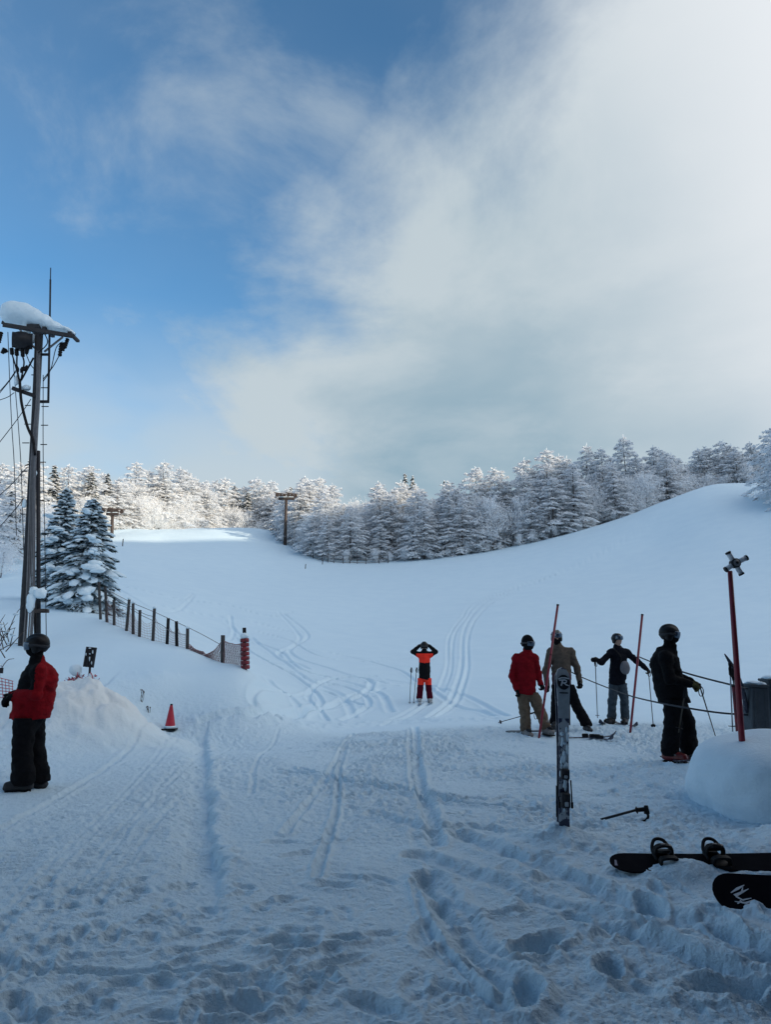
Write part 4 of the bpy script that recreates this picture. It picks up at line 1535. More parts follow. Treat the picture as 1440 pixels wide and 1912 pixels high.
def far_fence(label, pts, nposts, h, rails):
    w = [np.append(p[:2], 0) for p in pts]
    path = spline(w, 8)
    for p in path:
        p[2] = gz(p[0], p[1])
    t = thing('boundary_fence', label, 'fence', path[0])
    idx = np.linspace(0, len(path) - 1, nposts).round().astype(int)
    for i in idx:
        m = MB()
        m.tube([path[i] - [0, 0, .3], path[i] + [rnd.uniform(-.05, .05), 0, h * rnd.uniform(.9, 1.15)]], .055, 6)
        m.build('post', M_WOOD, t)
    for r_ in range(rails):
        m = MB()
        m.tube([p + [0, 0, h * (.9 - .38 * r_)] for p in path], .045, 5)
        m.build('rail', M_CABLE, t)


far_fence('thin pale fence along the foot of the frosted trees in the hollow', [P(538, 1012, 119), P(570, 1032, 109), P(612, 1048, 103.5), P(660, 1053, 102.5), P(725, 1053, 102.5)], 15, 1.2, 3)
far_fence('short netted fence at the right edge of the upper run below the lift tower', [P(505, 992, 130), P(515, 1000, 124), P(530, 1010, 118)], 7, 1.6, 4)
for k, (x, y, h_, lab) in enumerate(((570, 1062, 9, 'lone thin marker stake left of the hollow fence'), (602, 1054, 8, 'thin marker stake just below the hollow fence'), (228, 1020, 14, 'thin marker stake on the sunlit left bank'))):
    g = ground_at(x, y)
    z = gz(*g)
    t = thing('marker_stake', lab, 'stake', (g[0], g[1], z - .2))
    m = MB()
    m.tube([[g[0], g[1], z - .2], [g[0] + .05, g[1], z + h_ * g[1] / F]], .06, 6)
    m.build('shaft', M_WOOD, t)


# ------------------------------------------------------------------ right-hand group: red poles, mound, bins, ropes
def slalom_pole(label, base, top):
    D = gD(*base)
    b = P(*base, D)
    z = gz(b[0], b[1])
    t = thing('slalom_pole', label, 'slalom pole', (b[0], b[1], z))
    m = MB()
    a, c = P(*base, D), P(*top, D)
    m.tube([a + (a - c) * .08, a, c], .021, 10)
    m.build('shaft', M_RED, t, True)
    m = MB()
    m.tube([c, c + (c - a) * .012], .023, 10)
    m.build('cap', M_BLACK, t, True)
    m = MB()
    for s in (.28, .62):
        p = a + (c - a) * s
        m.tube([p, p + (c - a) * .012], .0225, 10)
    m.build('band', M_REDP, t, True)


slalom_pole('thin leaning red pole between the people in the red and beige jackets', (1007, 1378), (1042, 1131))
slalom_pole('thin leaning red pole beside the person in jeans', (1178, 1364), (1200, 1149))


def right_mound():
    c = P(1470, 1478, 7.75)
    c[2] = 0.17
    t = thing('snow_mound', 'smooth rounded snow hump under the red post with the white cross', 'snow pile', (c[0], c[1], 0))
    m = MB()
    m.blob(c + np.array([0, .1, .0]), (.80, .86, .55), 5, .07, 1.3, 5)
    for i_, v_ in enumerate(m.v):
        o_ = (np.array(v_) - c) / np.array([.80, .86, .55])
        rr_ = np.linalg.norm(o_)
        k_ = (abs(o_[0]) ** 2.7 + abs(o_[1]) ** 2.7 + abs(o_[2]) ** 2.7) ** (1 / 2.7) / (rr_ + 1e-9)
        m.v[i_] = tuple(c + o_ / max(k_, .5) * np.array([.80, .86, .55]) * (1 if o_[2] > -.1 else 1 - .12 * min(1, -o_[2])))
    vv = np.array(m.v)
    pn = (.016 * perlin3(vv * 7) + .008 * perlin3(vv * 17, 3)) * sstep(vv[:, 2], .75, .25)
    m.v = [tuple(a_ + unit(a_ - c) * k_) for a_, k_ in zip(vv, pn)]
    m.build('snow_dome', M_SNOW, t, True)
    m = MB()
    n = 40
    ring = []
    for k in range(n):
        a = math.pi * 2 * k / n
        ring.append(a)
    pts = lambda r, z: [[c[0] + r * .76 * math.cos(a), c[1] + .1 + r * .82 * math.sin(a), z + .012 * math.sin(a * 3)] for a in ring]
    A, Bq, Cq = pts(.95, .12), pts(.91, .02), pts(.88, -.25)
    m.add(A + Bq + Cq, [(k, (k + 1) % n, n + (k + 1) % n, n + k) for k in range(n)] + [(n + k, n + (k + 1) % n, 2 * n + (k + 1) % n, 2 * n + k) for k in range(n)])
    m.build('dark_rim', mat('rim_grey', (0.22, 0.30, 0.33), 0.35, 0.3, 9), t, True)  # dark blue-grey band round the foot of the hump
    D = 7.75
    a, e = P(1387, 1390, D), P(1364, 1066, D)
    t = thing('red_post', 'tall red post topped by a white four-armed cross on the snow hump', 'post', a)
    m = MB()
    m.tube([a + (a - e) * .12, a, (a + e) / 2, e], (.031, .031, .028, .024), 12)
    m.build('shaft', M_RED, t, True)
    hub = P(1373, 1052, D - .05)
    for x, y in ((1361, 1033), (1394, 1042), (1385, 1071), (1357, 1063)):
        p = P(x, y, D - .05)
        d = unit(p - hub)
        m = MB()
        m.tube([hub + d * .03, p], .026, 10)
        o = m.build('arm', M_WHITE, t, True)
        m = MB()
        m.tube([p - d * .004, p + d * .014], .030, 10)
        m.build('end_cap', M_DARK, o, True)
    m = MB()
    N_ = np.array([0.15, -1, 0.1])
    N_ /= np.linalg.norm(N_)
    m.tube([hub - N_ * .03, hub + N_ * .035], .048, 16)
    o = m.build('hub', M_DARK, t, True)
    m = MB()
    m.tube([hub + N_ * .035, hub + N_ * .042], .036, 14)
    m.build('hub_face', M_STEEL, o, True)
    m = MB()
    m.tube([hub + N_ * .042, hub + N_ * .052], .014, 10)
    m.build('bolt', M_BLACK, o, True)
    a, e = P(1380, 1372, 8.5), P(1372, 1282, 8.5)
    t = thing('red_stake', 'short dark red stake behind the tall cross post', 'stake', a)
    m = MB()
    m.tube([a + (a - e) * .3, a, e], .026, 10)
    m.build('shaft', M_REDP, t, True)
    m = MB()
    m.tube([e, e + unit(e - a) * .015], .028, 10)
    m.build('cap', M_BLACK, t, True)


right_mound()


def bin_box(label, x0, x1, y0, y1, D, lean):
    f = D / F
    c = P((x0 + x1) / 2, (y0 + y1) / 2, D)
    w, h = (x1 - x0) * f, (y1 - y0) * f
    ang = lean
    R = np.array([[math.cos(ang), 0, math.sin(ang)], [0, 1, 0], [-math.sin(ang), 0, math.cos(ang)]])
    t = thing('storage_bin', label, 'bin', c - [0, 0, h / 2])
    m = MB()
    m.box(c - [0, 0, .06], (w, .24, h + .12), R, 0, .018)
    m.build('body', M_GREY, t)
    m = MB()
    m.box(c + R @ np.array([0, 0, h / 2 + .012]), (w * 1.06, .26, .03), R, 0, .01)
    m.build('lid', M_GREY, t)
    m = MB()
    for s in (-.28, .28):
        m.box(c + R @ np.array([w * s, -.122, 0]), (.02, .012, h * .86), R, 0, .004)
    m.build('rib', M_GREY, t)
    m = MB()
    m.blob(c + R @ np.array([0, 0, h / 2 + .035]), (w * .52, .13, .028), 3, .2, 1.4, int(x0))
    m.build('snow_cap', M_SNOW, t, True)


bin_box('dark grey upright bin just right of the cross post', 1396, 1428, 1284, 1362, 8.9, .05)
bin_box('grey bin cut by the right edge with a thicker cap of snow', 1431, 1466, 1274, 1360, 9.1, .0)

b = P(1062, 1345, 15.6)
t = thing('wooden_stake', 'wooden stake holding the rope behind the person in the beige jacket', 'stake', (b[0], b[1], gz(b[0], b[1])))
m = MB()
m.tube([[b[0], b[1], gz(b[0], b[1]) - .2], P(1062, 1240, 15.6)], .03, 8)
m.build('shaft', M_WOOD, t)
for lab, pts in (('lower dark rope sagging behind the person in jeans to the grey bin', [(1062, 1252, 15.6), (1088, 1265, 15.4), (1135, 1284, 15.25), (1180, 1300, 13.0), (1235, 1313, 9.9), (1290, 1323, 9.05), (1345, 1331, 8.95), (1398, 1335, 8.85)]),
                 ('upper dark rope from the red pole beside the person in jeans to the cross post', [(1193, 1226, 14.1), (1220, 1237, 13.0), (1255, 1248, 11.0), (1290, 1259, 10.0), (1335, 1271, 9.2), (1376, 1281, 8.55), (1396, 1286, 8.85)])):
    p0 = P(*pts[0])
    t = thing('rope', lab, 'rope', p0)
    m = MB()
    m.tube(spline([P(*p) for p in pts], 8), .011, 7)
    m.build('cord', M_ROPE, t, True)


# ------------------------------------------------------------------ ski gear
M_SKITOP = mat('ski_topsheet', (0.40, 0.42, 0.45), 0.35, color2=(0.025, 0.03, 0.07), vscale=10, cut=(0.47, 0.53))
M_SKIGREY = mat('ski_silver', (0.36, 0.39, 0.42), 0.35, .2, 20)
M_SKIDARK = mat('ski_dark', (0.02, 0.025, 0.05), 0.4, color2=(0.16, 0.17, 0.2), vscale=14, cut=(.55, .62))
M_INK = mat('black_print', (0.01, 0.01, 0.012), 0.4)
M_INKW = mat('white_print', (0.62, 0.64, 0.67), 0.5)


def strip_prism(m, pts, w, O, U, W, T, thick, mi=0):
    """a painted stroke: polyline (u,w) of width w as a thin raised prism"""
    p = np.array(pts, float)
    L, Rr = [], []
    for i in range(len(p)):
        d = p[min(i + 1, len(p) - 1)] - p[max(i - 1, 0)]
        d /= np.linalg.norm(d) + 1e-9
        n = np.array([-d[1], d[0]])
        ww = w[i] if hasattr(w, '__len__') else w
        L.append(p[i] + n * ww / 2)
        Rr.append(p[i] - n * ww / 2)
    for i in range(len(p) - 1):
        m.prism([L[i], L[i + 1], Rr[i + 1], Rr[i]], O, U, W, T, thick, mi)


def planted_ski(label, top, bot, D, wid, m_body, logo, yaw=0.0, bow=0.0):
    a, e = P(*bot, D), P(*top, D)
    L = np.linalg.norm(e - a)
    W = unit(e - a)
    T = unit(np.array([math.sin(yaw), -math.cos(yaw), 0]))
    T = unit(T - W * T.dot(W))
    U = np.cross(T, W)
    U = U if U[0] > 0 else -U
    t = thing('ski', label, 'ski', a)
    prof = [(-.14, .74), (0, .74), (.12, .72), (.3, .66), (.5, .68), (.72, .80), (.86, .95), (.92, 1.0), (.96, .9), (.985, .62), (1.0, .0)]
    Ls, Rs = [], []
    for s, k in prof:
        Ls.append((-wid / 2 * k, s * L))
        Rs.append((wid / 2 * k, s * L))
    secs = np.array([s for s, _ in prof])

    def off(s):
        return bow * 4 * max(0, s) * (1 - min(1, s)) - 0.05 * max(0, (s - .86) / .14) ** 2
    m = MB()
    V, Fc = [], []
    n = len(prof)
    for lay in (0, 1):
        for (u, w_), (u2, _), (s, _) in zip(Ls, Rs, prof):
            o = a + W * w_ + T * (off(s) + (.012 if lay else 0))
            V += [o + U * u, o + U * (u2 if u2 > u else u + 1e-4)]
    g = lambda lay, i, side: lay * 2 * n + i * 2 + side
    for i in range(n - 1):
        Fc += [(g(1, i, 0), g(1, i, 1), g(1, i + 1, 1), g(1, i + 1, 0)), (g(0, i, 1), g(0, i, 0), g(0, i + 1, 0), g(0, i + 1, 1)),
               (g(0, i, 0), g(1, i, 0), g(1, i + 1, 0), g(0, i + 1, 0)), (g(1, i, 1), g(0, i, 1), g(0, i + 1, 1), g(1, i + 1, 1))]
    m.add(V, Fc)
    body = m.build('body', m_body, t)
    O = a + T * .0125
    if logo:
        m = MB()
        s0, s1 = .66, .985
        sh = []
        for s in np.linspace(s0, s1, 9):
            k = np.interp(s, secs, [q_[1] for q_ in prof])
            sh.append((s, wid / 2 * k * .985))
        for (sa, wa), (sb, wb) in zip(sh[:-1], sh[1:]):
            oa, ob = a + W * sa * L + T * (off(sa) + .0130), a + W * sb * L + T * (off(sb) + .0130)
            m.add([oa - U * wa, oa + U * wa, ob + U * wb, ob - U * wb], [(0, 1, 2, 3)])
        m.build('tip_panel', M_SKIGREY, body)
        c = .90
        Oc = a + W * c * L + T * (off(c) + .0165)
        Wt = unit(W * 1 + T * -.05)
        m = MB()
        el = [(.053 * math.cos(q_), .062 * math.sin(q_)) for q_ in np.linspace(0, 2 * math.pi, 28, endpoint=False)]
        m.prism(el, Oc, U, Wt, T, .003)
        emb = m.build('emblem', M_INK, body)
        m = MB()
        T3 = .0022
        Ow = Oc + T * .003
        strip_prism(m, [(-.047, .026), (-.02, .036), (.015, .037), (.047, .030)], .010, Ow, U, Wt, T, T3)
        strip_prism(m, [(-.022, -.030), (-.008, .018)], .013, Ow, U, Wt, T, T3 * .8)
        strip_prism(m, [(-.040, .016), (.012, .020), (.026, .012), (.022, .000), (.006, -.005), (-.012, -.006)], .010, Ow, U, Wt, T, T3 * .9)
        strip_prism(m, [(.004, -.006), (.020, -.020), (.046, -.028)], (.011, .011, .006), Ow, U, Wt, T, T3 * .7)
        m.build('letter', M_INKW, emb)
        m = MB()
        strip_prism(m, [(-.036, -.088), (.036, -.088)], .010, Oc, U, Wt, T, .002)
        m.build('stripe', M_INK, body)
        # bindings
        for nm, s, (bw, bh, bt) in (('toe_binding', .30, (.070, .085, .05)), ('heel_binding', .135, (.072, .12, .065))):
            cc = a + W * s * L + T * (.012 + bt / 2)
            R = np.stack([U, T, W], 1)
            m = MB()
            m.box(cc, (bw, bt, bh), R, 0, .012)
            m.box(cc + T * bt * .45 + W * bh * .25, (bw * .6, bt * .5, bh * .45), R, 0, .01)
            o = m.build(nm, M_DARK, t)
            m = MB()
            m.box(cc + T * bt * .55 - W * bh * .2, (bw * .4, bt * .3, bh * .3), R, 0, .006)
            m.build('lever', M_SKIGREY, o)
        m = MB()
        for sx in (-1, 1):
            p0 = a + W * .26 * L + U * sx * .052 + T * .02
            m.tube([p0, p0 - W * .10 + U * sx * .006, p0 - W * .17 + T * .03], .006, 6)
            m.box(p0 - W * .19 + T * .035, (.018, .018, .05), np.stack([U, T, W], 1), 0, .005)
        m.build('brake', M_BLACK, t)
        m = MB()
        for k in range(26):
            s = rnd.uniform(.05, .62)
            m.blob(a + W * s * L + U * rnd.uniform(-.03, .03) + T * .015, (rnd.uniform(.008, .02), .006, rnd.uniform(.012, .045)), 1, .35, 1.8, k, np.stack([U, T, W], 1))
        m.build('snow_crust', M_SNOW, t, True, kind='stuff')
    else:
        m = MB()
        for sx in (-1, 1):
            p0 = a + W * .22 * L + U * sx * .045
            m.tube([p0, p0 - W * .25], .006, 6)
        m.build('brake', M_BLACK, t)
    return t


DSK = gD(1053, 1540)
planted_ski('front ski standing in the snow with a round black emblem on its silver tip', (1052, 1246), (1054, 1532), DSK, .118, M_SKITOP, True, 0.05)
planted_ski('dark rear ski standing behind the ski with the round emblem', (1049, 1252), (1050, 1530), DSK + .085, .118, M_SKIDARK, False, 0.05, -.02)


def lying_ski(label, p0, p1, w, m_):
    a, e = np.array([p0[0], p0[1], gz(*p0) + .02]), np.array([p1[0], p1[1], gz(*p1) + .02])
    t = thing('ski', label, 'ski', a)
    d = unit(e - a)
    L = np.linalg.norm(e - a)
    s = unit(np.cross(d, [0, 0, 1.0]))
    m = MB()
    sec = [(0, .75, .02), (.05, .9, .004), (.3, .75, 0), (.5, .68, 0), (.75, .82, 0), (.88, 1, .01), (.95, .85, .04), (1, .25, .09)]
    V = []
    for k, ww, up in sec:
        c = a + d * L * k + np.array([0, 0, up])
        V += [c - s * w / 2 * ww, c + s * w / 2 * ww, c + s * w / 2 * ww + [0, 0, .014], c - s * w / 2 * ww + [0, 0, .014]]
    Fc = [(0, 1, 2, 3), tuple(len(V) - 4 + i for i in (3, 2, 1, 0))]
    for i in range(len(sec) - 1):
        for j in range(4):
            Fc.append((4 * i + j, 4 * i + (j + 1) % 4, 4 * i + 4 + (j + 1) % 4, 4 * i + 4 + j))
    m.add(V, Fc)
    m.build('body', m_, t)
    m = MB()
    R = np.stack([d, s, np.cross(d, s)], 1)
    m.box(a + d * L * .52 + [0, 0, .035], (.09, .06, .05), R, 0, .01)
    m.box(a + d * L * .38 + [0, 0, .04], (.10, .065, .06), R, 0, .01)
    m.build('binding', M_BLACK, t)


def ski_pole(label, grip, tip, m_=None, basket=True, strap=True):
    g, e = np.asarray(grip, float), np.asarray(tip, float)
    t = thing('ski_pole', label, 'ski pole', e)
    d = unit(e - g)
    m = MB()
    m.tube([g, e], (.0095, .0075), 8)
    m.build('shaft', m_ or M_DARK, t, True)
    m = MB()
    m.tube([g - d * .01, g + d * .03, g + d * .07, g + d * .115, g + d * .125], (.022, .016, .018, .017, .011), 8)
    m.build('grip', M_BLACK, t, True)
    if basket:
        m = MB()
        c = e - d * .06
        m.tube([c, c + d * .008], (.045, .04), 12)
        m.build('basket', M_BLACK, t, True)
    if strap:
        m = MB()
        q0 = g + np.array([0, -.01, 0])
        m.tube(spline([q0, q0 + [-.03, -.02, -.05], q0 + [-.02, -.03, -.13], q0 + [.02, -.03, -.12], q0 + [.03, -.02, -.05], q0], 5), .006, 5)
        m.build('strap', M_BLACK, t, True)
    return t


# gear leaning by the cross post
ski_pole('pale ski pole leaning behind the cross post, nearer its left side', P(1364, 1240, 8.6), P(1369, 1366, 8.55), M_SKIGREY)
ski_pole('thin dark ski pole leaning against the short red stake', P(1369, 1250, 8.7), P(1379, 1366, 8.6), M_DARK)
t = thing('ski', 'dark ski tip leaning over behind the cross post', 'ski', P(1394, 1312, 8.9))
m = MB()
m.tube(spline([P(1396, 1330, 8.9), P(1390, 1298, 8.85), P(1378, 1262, 8.8), P(1366, 1240, 8.8), P(1354, 1221, 8.75)], 4), [.028] * 10 + [.026, .026, .024, .02, .016, .012, .006], 8)
m.build('body', M_SKIDARK, t, True)

# pole half sunk in the snow with its grip and strap showing
DPL = gD(1165, 1530)
a = P(1132, 1526, DPL)
e = P(1188, 1519, DPL)
zz = max(gz(a[0], a[1]), gz(e[0], e[1]))
t = thing('ski_pole', 'half-buried ski pole with its black grip and strap on the snow beside the planted skis', 'ski pole', e)
dz_ = np.array([0, 0, max(0, zz + .055 - a[2])])
m = MB()
m.tube([a + dz_ - (e - a) * .3 - [0, 0, .05], e + dz_], .012, 8)
m.build('shaft', M_DARK, t, True)
g0, g1 = e + dz_, P(1207, 1517, DPL) + dz_
d = unit(g1 - g0)
m = MB()
m.tube([g0, g0 + d * .012, g0 + d * .015, g0 + d * .05, g0 + d * .085, g0 + d * .10, g0 + d * .112], (.018, .034, .02, .019, .021, .036, .03), 10)
m.tube([g0 + d * .10 + [0, 0, .03], g0 + d * .105 + [0, 0, -.04]], (.02, .028), 8)
m.build('grip', M_BLACK, t, True)
m = MB()
m.tube(spline([g1 + [.005, 0, -.02], g1 + [.012, -.02, -.06], g1 + [-.02, -.03, -.095], g1 + [-.08, -.04, -.105], g1 + [-.11, -.03, -.10]], 5), [.013] * 12 + [.016] * 9, 6)
m.build('strap', M_BLACK, t, True)


# ------------------------------------------------------------------ snowboards
M_BOARD = mat('board_black', (0.006, 0.006, 0.009), 0.9, color2=(0.009, 0.009, 0.012), vscale=6, spec=.02)


def board_outline(L, w):
    pts = []
    for s in np.linspace(0, math.pi, 13):
        pts.append((-L / 2 + .14 - .14 * math.sin(s), w / 2 * math.cos(s) * (1 if True else 0)))
    out = [(x, y) for x, y in pts]
    out += [(-.3 * L, -w * .47), (-.1 * L, -w * .44), (.1 * L, -w * .44), (.3 * L, -w * .47)]
    for s in np.linspace(0, math.pi, 13):
        out.append((L / 2 - .14 + .14 * math.sin(s), -w / 2 * math.cos(s)))
    out += [(.3 * L, w * .47), (.1 * L, w * .44), (-.1 * L, w * .44), (-.3 * L, w * .47)]
    return out


def snowboard(label, nose, D, L, w, tilt, yaw, binds, lift, logo):
    p = P(*nose, D)
    U = np.array([math.cos(yaw), math.sin(yaw), 0])
    Wd = np.array([-math.sin(yaw) * math.cos(tilt), math.cos(yaw) * math.cos(tilt), math.sin(tilt)])
    T = np.cross(U, Wd)
    c = p + U * L / 2
    zs = [gz(*(c + U * k * L * .3 + Wd * j * w * .35)[:2]) for k in (-1, 0, 1) for j in (-1, 1)]
    c[2] = np.mean(zs) + lift
    t = thing('snowboard', label, 'snowboard', c)
    m = MB()
    m.prism(board_outline(L, w), c, U, Wd, T, .012)
    deck = m.build('deck', M_BOARD, t)
    R = np.stack([U, Wd, T], 1)
    for k, (s, hb) in enumerate(binds):
        b = c + U * s + T * .012
        m = MB()
        m.box(b + T * .012, (.11, .24, .024), R, 0, .008)
        # heel loop and folded highback
        m.tube(spline([b + R @ np.array(q_) for q_ in ((-.062, -.02, .02), (-.066, .07, .05), (-.04, .125, .09), (0, .14, .10), (.04, .125, .09), (.066, .07, .05), (.062, -.02, .02))], 4), .012, 7)
        bo = m.build('binding', M_BLACK, t, True)
        m = MB()
        ol = [(-.062, 0), (-.066, .05), (-.055, .10), (-.03, .135), (0, .145), (.03, .135), (.055, .10), (.066, .05), (.062, 0)]
        Wd2 = unit(-Wd * math.cos(hb) + T * math.sin(hb))
        m.prism(ol, b + R @ np.array([0, .115, .04]), U, Wd2, np.cross(U, Wd2), .018)
        m.build('highback', M_BLACK, bo)
        m = MB()
        for yy, hh in ((.035, .105), (-.075, .07)):
            pts = spline([b + R @ np.array(q_) for q_ in ((-.062, yy, .02), (-.055, yy, hh * .8), (-.02, yy - .01, hh), (.02, yy - .01, hh), (.055, yy, hh * .8), (.062, yy, .02))], 4)
            for o in (-.014, 0, .014):
                m.tube(pts + Wd * o, .010, 6)
        m.build('strap', M_BLACK, bo, True)
        m = MB()
        m.box(b + R @ np.array([.045, .03, .10]), (.022, .03, .014), R, 0, .004)
        m.box(b + R @ np.array([-.01, .02, .118]), (.03, .012, .008), R, 0, .003)
        m.build('buckle', M_STEEL, bo)
    if logo:
        m = MB()
        O = c + T * .0125
        x0 = -L / 2
        for st, wv in (([(.10, .005), (.15, .035), (.20, .062)], (.004, .016, .004)), ([(.115, -.015), (.17, .012), (.215, .035)], (.02, .012, .003)), ([(.12, -.02), (.15, -.045), (.205, -.03)], (.012, .01, .004)),
                       ([(.10, -.055), (.16, -.065), (.22, -.04)], (.004, .014, .004)), ([(.14, -.09), (.175, -.075), (.23, -.06)], (.004, .012, .004)), ([(.165, .01), (.185, .045)], (.012, .004)), ([(.11, -.07), (.14, -.05)], (.006, .012))):
            strip_prism(m, [(x0 + u, v) for u, v in st], wv, O, U, Wd, T, .002)
        m.build('emblem', M_INKW, deck)
    else:
        m = MB()
        O = c + T * .0125
        strip_prism(m, [(-L / 2 + .025, -.05), (-L / 2 + .045, .03)], (.02, .012), O, U, Wd, T, .002)
        m.build('emblem', mat('blue_print', (.05, .06, .16), .4), deck)
    return t


snowboard('black snowboard with two bindings lying on the snow below the half-buried pole', (1141, 1622), gD(1160, 1626), 1.52, .27, .20, .02, [(-.37, .35), (.0, .6)], .012, False)
snowboard('black snowboard with a white angular mark cut by the right edge', (1334, 1676), gD(1350, 1688), 1.5, .30, .56, -.05, [(.25, .8)], .045, True)


# ------------------------------------------------------------------ people
def surface_nets(Fv, lo, h):
    """mesh of the zero level of a sampled distance field"""
    nx, ny, nz = Fv.shape
    s = Fv < 0
    c = [s[i:nx - 1 + i, j:ny - 1 + j, k:nz - 1 + k] for i in (0, 1) for j in (0, 1) for k in (0, 1)]
    tot = sum(a.astype(np.int8) for a in c)
    act = (tot > 0) & (tot < 8)
    ids = -np.ones(act.shape, np.int64)
    I = np.argwhere(act)
    ids[act] = np.arange(len(I))
    acc = np.zeros((len(I), 3))
    cnt = np.zeros(len(I))
    corners = [(i, j, k) for i in (0, 1) for j in (0, 1) for k in (0, 1)]
    vals = {q: Fv[I[:, 0] + q[0], I[:, 1] + q[1], I[:, 2] + q[2]] for q in corners}
    for a in corners:
        for ax in range(3):
            if a[ax] == 0:
                b = tuple(1 if i == ax else a[i] for i in range(3))
                va, vb = vals[a], vals[b]
                m = (va < 0) != (vb < 0)
                t = va[m] / (va[m] - vb[m])
                p = np.tile(np.array(a, float), (m.sum(), 1))
                p[:, ax] += t
                acc[m] += p
                cnt[m] += 1
    V = lo + (I + acc / cnt[:, None]) * h
    faces = []
    for ax in range(3):
        u, w = [(1, 2), (2, 0), (0, 1)][ax]
        sl = [slice(1, -1)] * 3
        A = [slice(None)] * 3
        Bs = [slice(None)] * 3
        A[ax], Bs[ax] = slice(0, -1), slice(1, None)
        ch = s[tuple(A)] != s[tuple(Bs)]
        E = np.argwhere(ch)
        E = E[(E[:, u] > 0) & (E[:, w] > 0) & (E[:, u] < Fv.shape[u] - 1) & (E[:, w] < Fv.shape[w] - 1)]
        q = []
        for du, dw in ((-1, -1), (0, -1), (0, 0), (-1, 0)):
            e = E.copy()
            e[:, u] += du
            e[:, w] += dw
            q.append(ids[e[:, 0], e[:, 1], e[:, 2]])
        q = np.stack(q, 1)
        ins = s[E[:, 0], E[:, 1], E[:, 2]]
        q[~ins] = q[~ins][:, ::-1]
        faces.append(q)
    Fc = np.concatenate(faces)
    return V, Fc[(Fc >= 0).all(1)]


def cap(p, a, b, ra, rb=None, fl=None):
    a, b = np.asarray(a, float), np.asarray(b, float)
    rb = ra if rb is None else rb
    ab = b - a
    t = np.clip((p - a) @ ab / (ab @ ab + 1e-12), 0, 1)
    q = p - a - t[:, None] * ab
    if fl is not None:
        n, k = fl
        q = q + np.outer(q @ n * (k - 1), n)
    return np.linalg.norm(q, axis=1) - (ra + (rb - ra) * t)


def ell(p, c, R, r):
    q = (p - c) @ R / np.asarray(r)
    return (np.linalg.norm(q, axis=1) - 1) * min(r)


def smin(a, b, k):
    h = np.clip(0.5 + 0.5 * (b - a) / k, 0, 1)
    return b + (a - b) * h - k * h * (1 - h)


def sunion(ds, k):
    o = ds[0]
    for d in ds[1:]:
        o = smin(o, d, k)
    return o


def sdf_obj(name, fn, lo, hi, h, mats, parent, midx=None, **props):
    lo, hi = np.asarray(lo, float) - 2.5 * h, np.asarray(hi, float) + 2.5 * h
    n = np.ceil((hi - lo) / h).astype(int) + 1
    g = np.stack(np.meshgrid(*[lo[i] + np.arange(n[i]) * h for i in range(3)], indexing='ij'), -1).reshape(-1, 3)
    V, Fc = surface_nets(fn(g).reshape(n), lo, h)
    mats = mats if isinstance(mats, list) else [mats]
    mi = None
    if midx is not None:
        mi = midx(V[Fc].mean(1))
    me = mesh_np(name, V - root_loc(parent), Fc, mats, True, mi)
    return link(name, me, parent, **props)


def bounds(pts, pad):
    p = np.array(pts)
    return p.min(0) - pad, p.max(0) + pad


def frame(f):
    f = unit(np.asarray(f, float))
    s = unit(np.cross(f, [0, 0, 1.0]))
    return np.stack([s, f, np.cross(s, f)], 1)          # columns: right, forward, up


def fabric(name, c, var=.25, rough=.75):
    return mat(name, tuple(k * .9 for k in c), rough + .1, var, 14, .5, 55, spec=.08)


M_SKIN = mat('skin', (0.42, 0.25, 0.19), 0.55)
M_BASE = mat('black_underlayer', (0.012, 0.012, 0.014), 0.85)
M_HELM = mat('helmet_black', (0.008, 0.008, 0.010), 0.45, .3, 6, spec=.25)
M_LENS = mat('goggle_lens', (0.10, 0.13, 0.17), 0.12, metal=0.8)
M_STRAP = mat('goggle_strap', (0.03, 0.03, 0.035), 0.7)


